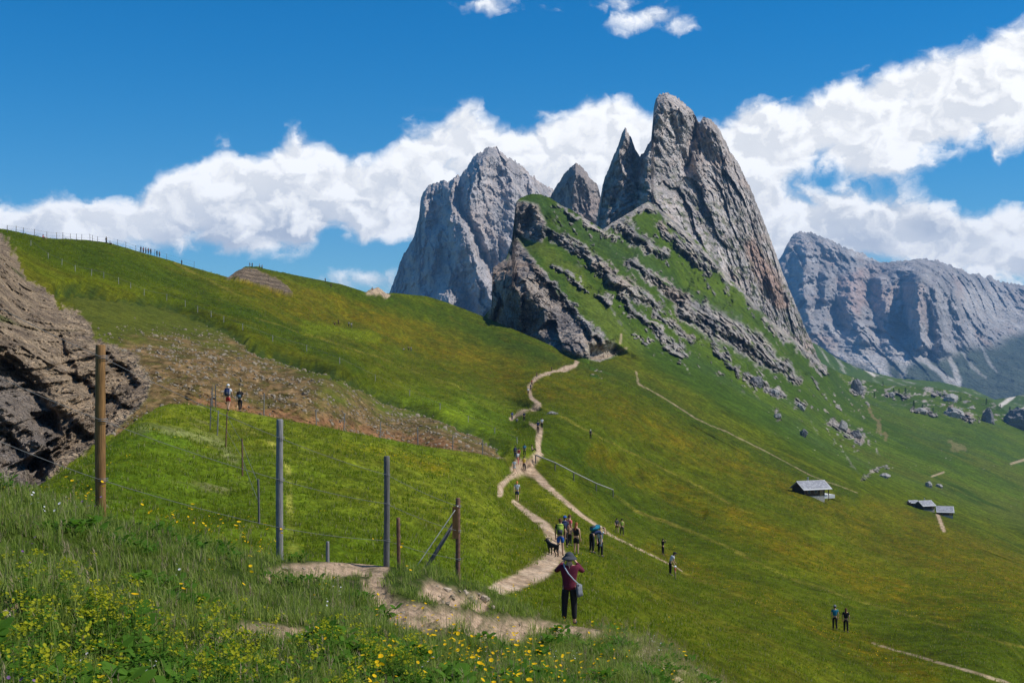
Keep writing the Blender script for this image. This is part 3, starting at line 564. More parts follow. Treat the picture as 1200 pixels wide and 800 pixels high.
# ------------------------------------------------------------------ peaks
def tents(u, v, strokes):
    h = np.zeros(u.shape)
    for A, w, pts in strokes:
        m = np.zeros(u.shape)
        for (a, b), (c, d) in zip(pts[:-1], pts[1:]):
            dx, dy = c-a, d-b; t = np.clip(((u-a)*dx+(v-b)*dy)/(dx*dx+dy*dy), 0, 1); r = np.hypot(u-a-t*dx, v-b-t*dy)
            m = np.maximum(m, np.clip(1-r/w, 0, 1))
        h += A*m
    return h
def peak(name, u0, u1, step, nv, top, bot, ctrl, ridges, K, mat_, rock, jag, flute, veg_bot=None, extra=None):
    T = interp(top); Bt = interp(bot); dep = RBF(ctrl)
    U, V, D, X = sheet(u0, u1, step, Bt, T, nv, dep, lambda u: jag*3.0*(fbm(u/9, u*0, 3.3, 5, 0.75, ridge=True)+0.6*fbm(u/2.5, u*0, 1.3, 3)-.25))
    wu = U + 5*fbm(U/9, V/9, 1.1, 4); wv = V + 5*fbm(U/9, V/9, 5.1, 4)
    x, y, z = X[..., 0]/K, X[..., 1]/K, X[..., 2]/K
    ax, az = flute; al = x*ax + z*az; cr = x*az - z*ax
    h = K*1.45*tents(wu, wv, ridges)
    f1 = fbm(cr/30, al/110, y/90, 6, 0.62, ridge=True); f2 = fbm(cr/9, al/26, y/30, 5, 0.62, ridge=True); f3 = fbm(x/6, z/7, y/10, 4, 0.62); f0 = fbm(x/80, z/80, y/100, 3)
    cr3 = fbm(x/14, z/19, y/25, 6, 0.68, ridge=True)
    blocky = np.abs(fbm(x/34+7, z/48, y/60, 5, .6)); st = fbm(cr/13, al/19, y/30, 5, .7); wx = 9*fbm(x/22, z/26, 4, 4, .6); wz = 14*fbm(x/22, z/26, 9, 4, .6)
    fa = facets((cr+wx)/26, (al+wz)/62, 1); fb = facets((cr+wx)/10, (al+wz)/23, 2); fc = facets((cr+wx*.5)/4.4, (al+wz*.5)/8.5, 3)
    h = h + K*0.88*(6*f1 + 3.5*f2 + 3.5*f3 + 22*f0 + 5*cr3 - 30*blocky + 4*st + 14*fa + 5.5*fb + 2.3*fc)
    fade = 0.25 + 0.75*ss(V-T(U), 0, 14)
    R = X / np.linalg.norm(X, axis=-1, keepdims=True)
    t1 = ss(fbm(cr/16, al/60, 2, 5, 0.6), -0.3, 0.35)[..., None]
    C = lerp(np.array(rock[0]), np.array(rock[1]), t1); C = blend(C, rock[2], 0.75*ss(fbm(x/60+3, z/45, 4, 4), 0.08, 0.4))
    if extra: C, h = extra(wu, wv, U, V, x, y, z, C, h)
    X = X - R*(h*fade)[..., None]
    X, C = add_back(X, C, [(12*K, 12*K), (60*K, 90*K), (200*K, 380*K)])
    o = grid_obj(name, X, C, mat_, smooth=False, rockm=np.ones(U.shape)); tag(o, kind='structure'); return o

def fer_extra(wu, wv, U, V, x, y, z, C, h):
    edge = np.interp(U, [690, 730, 760, 780, 820, 860, 900, 930, 970], [262, 262, 232, 243, 266, 288, 322, 360, 425])
    low = ss(V - edge + 34*fbm(x/30, z/14, y/40, 4) , -70, -8)
    pat = ss(fbm(x/11, z/6, y/20, 5, 0.6), -0.05, 0.3)*low
    C = blend(C, (0.075, 0.095, 0.035), pat*0.9)
    C = blend(C, (0.36, 0.24, 0.19), 0.8*stroke(wu, wv, [(880, 290, 8), (902, 330, 12), (915, 355, 8)], 1.2))
    C = blend(C, (0.5, 0.47, 0.44), stroke(wu, wv, [(745, 212, 1.5), (732, 220, 1.6), (727, 236, 1.4), (720, 252, 1.4)], 1))
    return C, h
peak('fermeda_peak'.replace('fermeda_', 'twin_spire_'), 690, 990, 0.8, 380,
     [(690, 268), (698, 264), (703, 235), (706, 215), (712, 198), (722, 175), (728, 158), (733, 148), (740, 162), (746, 176), (750, 182), (753, 179), (757, 172), (763, 162), (765, 140), (766, 125), (770, 112), (780, 107), (790, 110), (800, 118), (812, 128), (817, 140), (820, 141), (824, 137), (832, 138), (840, 145),
      (848, 160), (855, 175), (868, 195), (880, 220), (890, 245), (900, 270), (908, 292), (918, 320), (930, 350), (945, 385), (960, 420), (968, 434), (990, 450)],
     [(690, 300), (740, 310), (800, 370), (860, 400), (900, 430), (990, 480)],
     [(785, 108, 1330), (700, 262, 1250), (733, 148, 1300), (840, 145, 1370), (880, 220, 1395), (930, 350, 1440), (968, 432, 1450), (850, 380, 1190), (760, 290, 1130), (900, 420, 1270), (700, 300, 1200), (800, 230, 1240), (730, 230, 1250), (860, 290, 1290), (990, 470, 1430)],
     [(42, 40, [(785, 108), (768, 150), (759, 180), (760, 235), (772, 290)]), (30, 26, [(733, 148), (724, 190), (712, 250), (705, 285)]), (22, 30, [(838, 140), (852, 200), (880, 280), (915, 360)]), (14, 17, [(800, 120), (818, 200), (852, 280), (880, 340)]),
      (-30, 12, [(817, 138), (811, 170), (806, 195)]), (26, 22, [(762, 230), (790, 262), (830, 300), (870, 350), (890, 390)]), (-22, 15, [(742, 175), (745, 215), (742, 245)])],
     1.0, m_peak, [(0.46, 0.42, 0.395), (0.30, 0.275, 0.26), (0.44, 0.35, 0.30)], 1.5, (-0.27, 0.96), extra=fer_extra)
peak('shoulder_spire_peak', 636, 712, 1.0, 110,
     [(636, 236), (645, 229), (650, 220), (658, 208), (668, 196), (675, 190), (684, 196), (692, 208), (700, 215), (704, 230), (712, 262)], [(636, 300), (712, 300)],
     [(675, 190, 2000), (640, 240, 2020), (705, 250, 2060), (675, 300, 1850), (640, 300, 1900), (710, 300, 1950)], [(40, 22, [(675, 190), (672, 225), (668, 280)]), (24, 12, [(688, 205), (692, 250)])],
     1.5, m_peak, [(0.30, 0.26, 0.24), (0.22, 0.195, 0.185), (0.34, 0.26, 0.22)], 1.2, (-0.2, 0.97))
peak('broad_grey_peak', 440, 720, 0.85, 250,
     [(440, 356), (455, 345), (462, 326), (470, 302), (485, 276), (491, 252), (493, 230), (500, 217), (510, 213), (520, 209), (527, 212), (532, 206), (540, 205), (550, 191), (556, 180), (565, 176), (572, 171), (582, 172), (590, 180), (600, 186), (610, 192), (622, 205), (635, 213), (645, 218), (655, 224), (690, 262), (720, 300)],
     [(440, 400), (560, 420), (720, 380)],
     [(575, 170, 3300), (495, 230, 3250), (455, 345, 3150), (640, 215, 3450), (700, 290, 3400), (560, 380, 2750), (480, 380, 2950), (620, 330, 2950), (530, 280, 3050), (600, 240, 3150)],
     [(38, 22, [(575, 172), (556, 210), (545, 260), (560, 320), (590, 380)]), (34, 20, [(530, 206), (528, 250), (535, 300), (525, 360)]), (26, 18, [(497, 220), (500, 270), (490, 330), (500, 370)]), (18, 12, [(515, 275), (505, 320), (520, 360)]), (20, 16, [(590, 182), (605, 240), (600, 300), (620, 350)]), (16, 12, [(625, 210), (625, 250), (640, 290)]),
      (-26, 9, [(540, 215), (538, 240), (560, 285), (580, 330)])],
     2.3, m_far, [(0.42, 0.385, 0.37), (0.30, 0.28, 0.27), (0.42, 0.36, 0.325)], 1.7, (-0.15, 0.98))
def far_extra(wu, wv, U, V, x, y, z, C, h):
    low = ss(V - np.interp(U, [910, 980, 1060, 1130, 1200, 1300], [400, 418, 425, 405, 385, 380]) + 14*fbm(x/60, z/50, 1, 4), -4, 14)
    C = blend(C, (0.04, 0.06, 0.035), low*0.9)
    ta = (0.42, 0.40, 0.38)
    for s, a in (([(974, 384, 4), (990, 398, 11), (1010, 415, 11), (1030, 428, 9), (1045, 452, 4)], 1), ([(1020, 408, 3), (1045, 405, 9), (1060, 412, 7), (1058, 440, 4)], .5), ([(1072, 402, 2), (1078, 418, 3), (1100, 435, 3), (1122, 455, 5)], .9), ([(1113, 420, 2), (1120, 435, 3), (1124, 448, 4)], .9), ([(1128, 412, 1.5), (1140, 430, 2), (1155, 442, 1.5)], .6), ([(1150, 405, 1.5), (1160, 425, 2), (1168, 436, 1)], .5),
                 ([(936, 362, 3), (942, 354, 2)], 1), ([(950, 364, 3), (962, 354, 2)], 1), ([(966, 360, 3), (974, 357, 2)], .8), ([(1140, 350, 14), (1175, 365, 18), (1195, 378, 12)], .75), ([(998, 295, 4), (1020, 302, 3), (1032, 306, 2)], .8), ([(940, 335, 3), (955, 332, 3)], .7), ([(1054, 355, 3), (1050, 368, 2)], .8)):
        m = stroke(wu*0.5+U*0.5, wv*0.5+V*0.5, s, 1.0)*a; C = blend(C, ta, m*(0.7+0.3*ss(fbm(x/10, z/40, 1, 3), -0.2, 0.2))); h = h*(1-0.6*m)
    strat = fbm(x/160, z/7 + x/90, y/200, 4, .6); C = C*(1+.35*strat)[..., None]; h = h + 3.8*9*strat
    C = blend(C, (0.38, 0.27, 0.23), 0.6*ss(poly_d(wu, wv, [(980, 325), (1010, 315), (1020, 340), (1005, 375), (985, 350)]), -3, 5))
    h = h*(1-0.55*low)
    return C, h
peak('far_mountain_range', 905, 1320, 1.1, 200,
     [(905, 310), (915, 300), (920, 290), (927, 277), (932, 272), (940, 270), (950, 271), (965, 277), (985, 286), (1000, 292), (1020, 300), (1028, 305), (1040, 306), (1060, 304), (1080, 302), (1100, 304), (1120, 312), (1137, 320), (1146, 319), (1155, 325), (1160, 320), (1166, 328), (1180, 330), (1200, 333), (1320, 345)],
     [(905, 470), (1320, 520)],
     [(940, 270, 6400), (1085, 302, 6600), (1200, 333, 7000), (1320, 345, 7200), (905, 310, 6200), (1000, 300, 6300), (950, 340, 5800), (1000, 400, 5200), (1080, 330, 5600), (1080, 400, 5200), (1160, 380, 6200), (1100, 470, 4500), (950, 470, 4700), (1200, 470, 4700), (1320, 500, 4500), (1200, 400, 6000), (1030, 350, 5900)],
     [(45, 14, [(1078, 326), (1075, 360), (1080, 405)]), (38, 14, [(1095, 335), (1100, 370), (1105, 410)]), (30, 12, [(1115, 345), (1125, 380), (1140, 420)]), (40, 20, [(1000, 325), (995, 350), (1010, 395)]), (30, 14, [(1030, 330), (1040, 370), (1045, 400)]), (34, 16, [(945, 300), (942, 340), (950, 390)]), (24, 12, [(970, 320), (968, 350)]), (-30, 14, [(1058, 330), (1055, 370), (1052, 395)]), (30, 20, [(1130, 350), (1165, 400), (1190, 440)]), (-25, 14, [(978, 360), (985, 390)])],
     3.8, m_far, [(0.36, 0.34, 0.33), (0.235, 0.225, 0.22), (0.37, 0.30, 0.265)], 1.3, (-0.1, 0.99), extra=far_extra)

# --- green slope beyond the plateau, and the wide valley floor under everything
TS = interp([(940, 398), (955, 402), (980, 419), (1010, 433), (1050, 443), (1100, 447), (1140, 456), (1165, 468), (1180, 466), (1200, 462), (1320, 450)])
DS = RBF([(940, 398, 2300), (1010, 433, 2700), (1100, 447, 2800), (1200, 462, 3000), (1000, 470, 2100), (1200, 500, 2300), (940, 480, 1900), (1320, 450, 3200), (1320, 520, 2300)])
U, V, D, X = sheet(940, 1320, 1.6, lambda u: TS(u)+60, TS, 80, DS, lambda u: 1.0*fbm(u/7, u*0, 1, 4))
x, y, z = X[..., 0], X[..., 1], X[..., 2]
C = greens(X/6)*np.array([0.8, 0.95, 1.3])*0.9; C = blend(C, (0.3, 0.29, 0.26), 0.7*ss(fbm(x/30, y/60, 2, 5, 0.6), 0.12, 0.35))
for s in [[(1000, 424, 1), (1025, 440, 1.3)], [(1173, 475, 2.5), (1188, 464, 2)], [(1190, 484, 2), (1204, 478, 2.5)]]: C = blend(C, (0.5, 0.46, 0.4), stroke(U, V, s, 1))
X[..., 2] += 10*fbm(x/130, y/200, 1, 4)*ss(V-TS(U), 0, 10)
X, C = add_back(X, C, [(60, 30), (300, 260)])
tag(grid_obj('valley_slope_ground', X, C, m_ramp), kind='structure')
gx = np.linspace(-6400, 6400, 140); gy = np.linspace(-2400, 8200, 120); GX, GY = np.meshgrid(gx, gy)
near_ = np.exp(-((GX/700)**2 + ((GY+300)/600)**2))
GZ = -430 + 60*fbm(GX/900, GY/900, 1, 4) + 0*near_
X = np.stack([GX, GY, GZ], -1); C = greens(X/20)*0.8
tag(grid_obj('valley_floor_ground', X, C, m_ramp), kind='structure')
# ------------------------------------------------------------------ turf, flowers, loose stones (nobody could count them)
def leaf_mat(name, c1, c2, trans=0.42, rough=0.6):
    m = bpy.data.materials.new(name); m.use_nodes = True; t = NT(m.node_tree); t.n.clear()
    oi = t.new('ShaderNodeObjectInfo').outputs['Random']; at = t.new('ShaderNodeAttribute', attribute_name='tone').outputs['Fac']
    c = t.mix(t.m('ADD', t.m('MULTIPLY', oi, 0.55), t.m('MULTIPLY', at, 0.45)), c1, c2)
    d = t.new('ShaderNodeBsdfDiffuse'); t.put(d.inputs[0], c)
    tr = t.new('ShaderNodeBsdfTranslucent'); t.put(tr.inputs[0], t.mix(1.0, c, (1.15, 1.2, 0.6), 'MULTIPLY'))
    mx = t.new('ShaderNodeMixShader'); t.put(mx.inputs[0], trans); t.l.new(d.outputs[0], mx.inputs[1]); t.l.new(tr.outputs[0], mx.inputs[2])
    t.l.new(mx.outputs[0], t.new('ShaderNodeOutputMaterial').inputs[0]); return m
M_G1 = leaf_mat('grass_blade', (0.08, 0.148, 0.016), (0.37, 0.435, 0.115))
M_G3 = leaf_mat('meadow_blade', (0.075, 0.13, 0.008), (0.26, 0.31, 0.03))
M_G2 = leaf_mat('dry_grass_blade', (0.24, 0.22, 0.11), (0.42, 0.37, 0.22))
M_HB = leaf_mat('herb_leaf', (0.045, 0.12, 0.015), (0.12, 0.24, 0.03))
M_SP = leaf_mat('yellow_green_head', (0.28, 0.32, 0.02), (0.48, 0.44, 0.03))
M_YF = leaf_mat('yellow_petal', (0.75, 0.42, 0.01), (0.80, 0.55, 0.02), 0.25)
M_WF = leaf_mat('white_petal', (0.6, 0.6, 0.62), (0.75, 0.72, 0.75), 0.25)
M_PF = leaf_mat('purple_petal', (0.16, 0.08, 0.22), (0.25, 0.14, 0.30), 0.25)
M_SH = leaf_mat('seed_head', (0.22, 0.17, 0.11), (0.38, 0.30, 0.2), 0.3)
M_ST = mat('limestone_chip', (0.25, 0.205, 0.145), 0.9, var=0.3, scale=5)

class Proto:
    def __init__(s): s.v = []; s.f = []; s.mi = []; s.tn = []; s.mats = []
    def mid(s, m):
        if m not in s.mats: s.mats.append(m)
        return s.mats.index(m)
    def blade(s, x, y, h, lean, az, w, m, seg=3, tone=None, z0=0):
        i = s.mid(m); b = len(s.v); tone = random.random() if tone is None else tone
        ca, sa = math.cos(az), math.sin(az)
        for k in range(seg+1):
            q = k/seg; r = lean*q*q; zz = z0 + h*(q - 0.25*q*q*abs(lean)/max(h, .01)); ww = w*(1-q)**0.7 if k < seg else 0
            px, py = x+ca*r, y+sa*r
            if k < seg: s.v += [(px-sa*ww, py+ca*ww, zz), (px+sa*ww, py-ca*ww, zz)]; s.tn += [tone, tone]
            else: s.v.append((px, py, zz)); s.tn.append(tone)
        for k in range(seg-1): s.f.append((b+2*k, b+2*k+1, b+2*k+3, b+2*k+2)); s.mi.append(i)
        s.f.append((b+2*seg-2, b+2*seg-1, b+2*seg)); s.mi.append(i)
        return (x+ca*lean, y+sa*lean, zz)
    def disc(s, c, r, m, n=6, tilt=0.4, tone=None):
        i = s.mid(m); b = len(s.v); a0 = random.random()*6; tone = random.random() if tone is None else tone
        tx, ty = random.uniform(-tilt, tilt), random.uniform(-tilt, tilt)
        s.v.append((c[0], c[1], c[2]-r*0.15)); s.tn.append(tone)
        for k in range(n):
            a = a0+k*2*math.pi/n; x, y = math.cos(a)*r, math.sin(a)*r
            s.v.append((c[0]+x, c[1]+y, c[2]+x*tx+y*ty+0.15*r)); s.tn.append(tone)
        for k in range(n): s.f.append((b, b+1+k, b+1+(k+1) % n)); s.mi.append(i)
    def leaf(s, x, y, z, L, az, up, w, m):
        i = s.mid(m); b = len(s.v); ca, sa = math.cos(az), math.sin(az); tone = random.random()
        for q, ww, zz in ((0, 0.12, 0), (0.45, 1, 0.8), (0.8, 0.7, 0.9), (1, 0, 0.75)):
            px, py, pz = x+ca*L*q, y+sa*L*q, z+up*L*zz*q
            s.v += [(px-sa*w*ww, py+ca*w*ww, pz+0.2*w*ww), (px+sa*w*ww, py-ca*w*ww, pz+0.2*w*ww)]; s.tn += [tone, tone]
        for k in range(3): s.f.append((b+2*k, b+2*k+1, b+2*k+3, b+2*k+2)); s.mi.append(i)
    def build(s, name, col):
        me = bpy.data.meshes.new(name); me.from_pydata(s.v, [], s.f); me.update()
        for m in s.mats: me.materials.append(m)
        me.polygons.foreach_set('material_index', s.mi)
        me.attributes.new('tone', 'FLOAT', 'POINT').data.foreach_set('value', s.tn)
        o = bpy.data.objects.new(name, me); col.objects.link(o); return o
U_ = random.uniform
def proto_grass(n, hh, spread, w, dry=0.1, seeds=0, m=None):
    p = Proto()
    for _ in range(n):
        a = U_(0, 6.28); r = spread*math.sqrt(random.random())
        p.blade(r*math.cos(a), r*math.sin(a), U_(0.5, 1)*hh, U_(0.05, 0.75)*hh, U_(0, 6.28), w*U_(.7, 1.2), M_G2 if random.random() < dry else (m or M_G1))
    for _ in range(seeds):
        a = U_(0, 6.28); r = spread*random.random(); h = hh*U_(1.3, 2.1)
        e = p.blade(r*math.cos(a), r*math.sin(a), h, U_(0.05, .3)*h, U_(0, 6.28), w*0.45, M_G2)
        for k in range(7): p.blade(e[0], e[1], h*0.12, U_(.02, .05), U_(0, 6.28), w*0.7, M_SH, 1, z0=e[2]-h*(0.28-0.035*k))
    return p
def proto_herb(n, R, L, w):
    p = Proto()
    for _ in range(n): a = U_(0, 6.28); r = R*math.sqrt(random.random()); p.leaf(r*math.cos(a), r*math.sin(a), U_(0.01, L*0.9), L*U_(.6, 1.1), U_(0, 6.28), U_(0.1, 0.9), w*U_(.7, 1.2), M_HB)
    return p
def proto_spurge():
    p = proto_herb(26, 0.10, 0.08, 0.014)
    for _ in range(6):
        a = U_(0, 6.28); r = U_(0.02, .1); h = U_(.2, .34); e = p.blade(r*math.cos(a), r*math.sin(a), h, U_(0, .05), a, 0.004, M_G1)
        for k in range(9): p.disc((e[0]+U_(-.03, .03), e[1]+U_(-.03, .03), e[2]+U_(-.02, .015)), U_(.006, .010), M_SP, 5, .8)
        for k in range(5): p.leaf(e[0]*.6, e[1]*.6, h*U_(.2, .9), .05, U_(0, 6.28), .3, .008, M_HB)
    return p
def proto_flower(n, m, R, hr, rad, leafy=True):
    p = Proto()
    for _ in range(n):
        a = U_(0, 6.28); r = R*math.sqrt(random.random()); h = U_(*hr)
        e = p.blade(r*math.cos(a), r*math.sin(a), h, U_(0, .06), U_(0, 6.28), 0.0035, M_G1, 2); p.disc(e, rad*U_(.75, 1.1), m, 7, .7)
    if leafy:
        for _ in range(8): p.blade(U_(-R, R), U_(-R, R), U_(.08, .2), U_(.02, .1), U_(0, 6.28), 0.005, M_G1)
    return p
def proto_stone():
    p = Proto(); i = p.mid(M_ST); me = bpy.data.meshes.new('t')
    import bmesh
    bm = bmesh.new(); bmesh.ops.create_icosphere(bm, subdivisions=1, radius=1)
    for q in bm.verts: q.co *= U_(.65, 1.2); q.co.z *= .6
    bm.verts.ensure_lookup_table(); p.v = [tuple(q.co) for q in bm.verts]; p.f = [tuple(q.index for q in f.verts) for f in bm.faces]; p.mi = [0]*len(p.f); p.tn = [U_(0, 1)]*len(p.v); bm.free()
    return p
def proto_col(name, protos):
    c = bpy.data.collections.new(name)
    for k, p in enumerate(protos): p.build('%s_%02d' % (name, k), c)
    return c
def scatter(name, col, pts, scl, nk, label, cat=None, flat=0.15):
    n = len(pts)
    if n == 0: return
    me = bpy.data.meshes.new(name); me.vertices.add(n); me.vertices.foreach_set('co', np.asarray(pts, np.float32).reshape(-1))
    rot = np.stack([RNG.uniform(-flat, flat, n), RNG.uniform(-flat, flat, n), RNG.uniform(0, 6.28, n)], -1).astype(np.float32)
    me.attributes.new('rot', 'FLOAT_VECTOR', 'POINT').data.foreach_set('vector', rot.reshape(-1))
    me.attributes.new('scl', 'FLOAT', 'POINT').data.foreach_set('value', np.asarray(scl, np.float32))
    me.attributes.new('idx', 'INT', 'POINT').data.foreach_set('value', RNG.integers(0, nk, n).astype(np.int32))
    o = bpy.data.objects.new(name, me); COL.objects.link(o)
    ng = bpy.data.node_groups.new(name, 'GeometryNodeTree')
    ng.interface.new_socket('Geometry', in_out='INPUT', socket_type='NodeSocketGeometry'); ng.interface.new_socket('Geometry', in_out='OUTPUT', socket_type='NodeSocketGeometry')
    N = ng.nodes; L = ng.links; gi = N.new('NodeGroupInput'); go = N.new('NodeGroupOutput')
    ci = N.new('GeometryNodeCollectionInfo'); ci.inputs['Collection'].default_value = col; ci.inputs['Separate Children'].default_value = True; ci.inputs['Reset Children'].default_value = True
    ip = N.new('GeometryNodeInstanceOnPoints'); ip.inputs['Pick Instance'].default_value = True
    def na(nm, dt): a = N.new('GeometryNodeInputNamedAttribute'); a.data_type = dt; a.inputs['Name'].default_value = nm; return a.outputs['Attribute']
    L.new(gi.outputs[0], ip.inputs['Points']); L.new(ci.outputs[0], ip.inputs['Instance']); L.new(na('idx', 'INT'), ip.inputs['Instance Index'])
    L.new(na('rot', 'FLOAT_VECTOR'), ip.inputs['Rotation']); L.new(na('scl', 'FLOAT'), ip.inputs['Scale']); L.new(ip.outputs[0], go.inputs[0])
    o.modifiers.new('scatter', 'NODES').node_group = ng
    tag(o, label, None, None, 'stuff'); return o
def sample(grid, dens, jit=True):
    """random points on a ground grid; dens(U, V, X, M) in plants per square metre"""
    U, V, X, M = grid
    a = X[1:, :-1]-X[:-1, :-1]; b = X[:-1, 1:]-X[:-1, :-1]; A = np.linalg.norm(np.cross(a, b), axis=-1)
    c = (lambda q: q[:-1, :-1]); lam = A*dens(c(U), c(V), X[:-1, :-1], c(M))
    n = RNG.poisson(np.clip(lam, 0, 50)); i, j = np.nonzero(n); k = n[i, j]; i = np.repeat(i, k); j = np.repeat(j, k)
    s = RNG.random(len(i))[:, None]; t = RNG.random(len(i))[:, None]
    P = (X[i, j]*(1-s)*(1-t) + X[i+1, j]*s*(1-t) + X[i, j+1]*(1-s)*t + X[i+1, j+1]*s*t)
    uu = U[i, j]*(1-t[:, 0])+U[i, j+1]*t[:, 0]; return P, uu, V[i, j]

col_grass = proto_col('turf_tuft', [proto_grass(36, .15, .15, .005, .08), proto_grass(32, .20, .13, .005, .12), proto_grass(42, .10, .18, .0055, .02), proto_grass(28, .26, .10, .005, .10, 1), proto_grass(34, .16, .16, .0055, .05)])
col_dry = proto_col('seeding_grass', [proto_grass(18, .25, .12, .004, .6, 7), proto_grass(22, .20, .12, .004, .5, 5), proto_grass(14, .3, .1, .004, .45, 9)])
col_herb = proto_col('herb_rosette', [proto_herb(34, .13, .09, .022), proto_herb(40, .15, .07, .016), proto_herb(24, .12, .12, .03)])
col_spurge = proto_col('spurge_clump', [proto_spurge(), proto_spurge(), proto_spurge()])
col_yellow = proto_col('yellow_flower', [proto_flower(3, M_YF, .10, (.2, .38), .017), proto_flower(5, M_YF, .14, (.16, .34), .015), proto_flower(2, M_YF, .06, (.25, .42), .020)])
col_white = proto_col('pale_flower', [proto_flower(5, M_WF, .10, (.12, .25), .012), proto_flower(5, M_PF, .10, (.12, .26), .012)])
col_stone = proto_col('stone_chip', [proto_stone() for _ in range(4)])

vis = lambda X: (X[..., 1] > 5.5)*(np.abs(X[..., 0]/np.maximum(X[..., 1], 1)) < 0.43)
def k_dirt(U, V, M): return (1-ss(M, 0.06, 0.32))
def nz(X, s, o=0): return fbm(X[..., 0]/s+o, X[..., 1]/s, o, 3)
def fall(X, d0, p=1.6): return np.minimum(1, (d0/np.maximum(X[..., 1], 1))**p)
def sc_of(P, base, d0=14, p=0.45): return base*RNG.uniform(.7, 1.35, len(P))*np.maximum(1, (P[:, 1]/d0))**p
P, uu, vv = sample(GRID_A, lambda U, V, X, M: 52*vis(X)*(k_dirt(U, V, M)+0.012)*fall(X, 11)*(0.55+0.6*ss(nz(X, 1.3), -.2, .3)))
scatter('grass', col_grass, P, sc_of(P, 0.82), 5, 'thick green grass covering the foreground knoll')
P, uu, vv = sample(GRID_A, lambda U, V, X, M: 2.0*vis(X)*(k_dirt(U, V, M)+0.01)*fall(X, 11)*ss(nz(X, 1.6, 3), -.05, .35))
scatter('seeding_grass', col_dry, P, sc_of(P, .78), 3, 'brown seeding grass stems standing above the foreground turf')
P, uu, vv = sample(GRID_A, lambda U, V, X, M: 30*vis(X)*fall(X, 11)*stroke(U, V, [(690, 742, 8), (760, 765, 22), (840, 810, 30)], 1.2))
scatter('trampled_straw', col_dry, P, sc_of(P, .5), 3, 'pale dry trampled grass on the shoulder right of the dirt patch')
P, uu, vv = sample(GRID_A, lambda U, V, X, M: 8*vis(X)*k_dirt(U, V, M)*fall(X, 11)*ss(nz(X, 1.5, 7)+0.3*ss(V, 720, 790), .06, .35))
scatter('leafy_herbs', col_herb, P, sc_of(P, 1.1), 3, 'broad leaved green herbs among the foreground grass')
inreg = lambda U, V, pts, s=14: ss(poly_d(U, V, pts), -s, s)
P, uu, vv = sample(GRID_A, lambda U, V, X, M: vis(X)*k_dirt(U, V, M)*fall(X, 10)*(17*inreg(U, V, [(0, 725), (60, 715), (130, 720), (180, 745), (330, 745), (420, 765), (520, 800), (300, 1000), (-20, 1000)])*ss(nz(X, .8, 5), -.15, .2)))
scatter('yellow_green_spurge', col_spurge, P, sc_of(P, .95), 3, 'yellow green flowering clumps along the bottom edge')
P, uu, vv = sample(GRID_A, lambda U, V, X, M: vis(X)*k_dirt(U, V, M)*fall(X, 12, 1.0)*(0.5 + 13*inreg(U, V, [(430, 725), (520, 745), (600, 765), (720, 790), (700, 900), (420, 900), (400, 760)])*ss(nz(X, .7, 2), -.1, .25)
    + 34*stroke(U, V, [(75, 590, 7), (120, 600, 8), (160, 612, 4)], 1) + 26*stroke(U, V, [(190, 625, 5), (250, 640, 8), (300, 650, 9), (360, 657, 6)], 1) + 14*stroke(U, V, [(415, 655, 8), (460, 662, 8)], 1)+8*stroke(U, V, [(0, 568, 4), (60, 580, 4)], 1)))
scatter('yellow_flowers', col_yellow, P, sc_of(P, .95, 12, .3), 3, 'yellow wildflowers dotted through the foreground grass')
P, uu, vv = sample(GRID_A, lambda U, V, X, M: vis(X)*k_dirt(U, V, M)*fall(X, 12, 1.0)*(1.3*ss(nz(X, 1.1, 12), .05, .3) + 3*inreg(U, V, [(0, 590), (80, 600), (110, 660), (40, 680), (0, 690)])))
scatter('pale_flowers', col_white, P, sc_of(P, .9), 2, 'small white and purple wildflowers in the foreground turf')
P, uu, vv = sample(GRID_A, lambda U, V, X, M: vis(X)*fall(X, 14)*(10*ss(M, .3, .8)*ss(nz(X, .6, 3), -.2, .3)+22*inreg(U, V, [(505, 688), (530, 685), (572, 700), (560, 712), (520, 706)], 3)))
scatter('path_stones', col_stone, P+np.array([0, 0, .005]), RNG.gamma(1.5, .018, len(P))+.008, 4, 'small pale stones lying on the trodden foreground soil', flat=1.0)

# second knoll and near meadow: short turf seen from further off
col_turf = proto_col('short_turf', [proto_grass(16, .13, .22, .010, .08, m=M_G3), proto_grass(14, .18, .2, .010, .2, m=M_G3), proto_grass(18, .09, .25, .011, .03, m=M_G3)])
P, uu, vv = sample(GRID_B, lambda U, V, X, M: 9*(np.abs(X[..., 0]/X[..., 1]) < .42)*k_dirt(U, V, M)*fall(X, 32, 1.7)*(U < 640))
P2, uu, vv = sample(GRID_C, lambda U, V, X, M: 9*(np.abs(X[..., 0]/X[..., 1]) < .42)*k_dirt(U, V, M)*fall(X, 32, 1.75)*(X[..., 1] < 420)*(((U > 560)) | (X[..., 1] > 175))*(1-0.8*ss(poly_d(U, V, CLIFF), -6, 2)))
P = np.concatenate([P, P2]); scatter('meadow_turf', col_turf, P, sc_of(P, 1.0, 32, .4), 3, 'short grass tufts on the nearer meadow slopes')
col_my = proto_col('meadow_flower', [proto_flower(5, M_YF, .5, (.12, .22), .022, False), proto_flower(8, M_YF, .9, (.12, .22), .026, False)])
def fl_dens(U, V, X, M):
    o = np.zeros(U.shape)
    for s in ORANGE: o = np.maximum(o, stroke(U, V, s, 1.8))
    return (0.12+1.7*o)*fall(X, 45, 1.2)*k_dirt(U, V, M)*(X[..., 1] < 260)*ss(nz(X, 5, 3), -.1, .35)*(np.abs(X[..., 0]/X[..., 1]) < .42)
P, uu, vv = sample(GRID_C, lambda U, V, X, M: fl_dens(U, V, X, M)*(U > 560)); P2, uu, vv = sample(GRID_B, lambda U, V, X, M: fl_dens(U, V, X, M)*(U < 640))
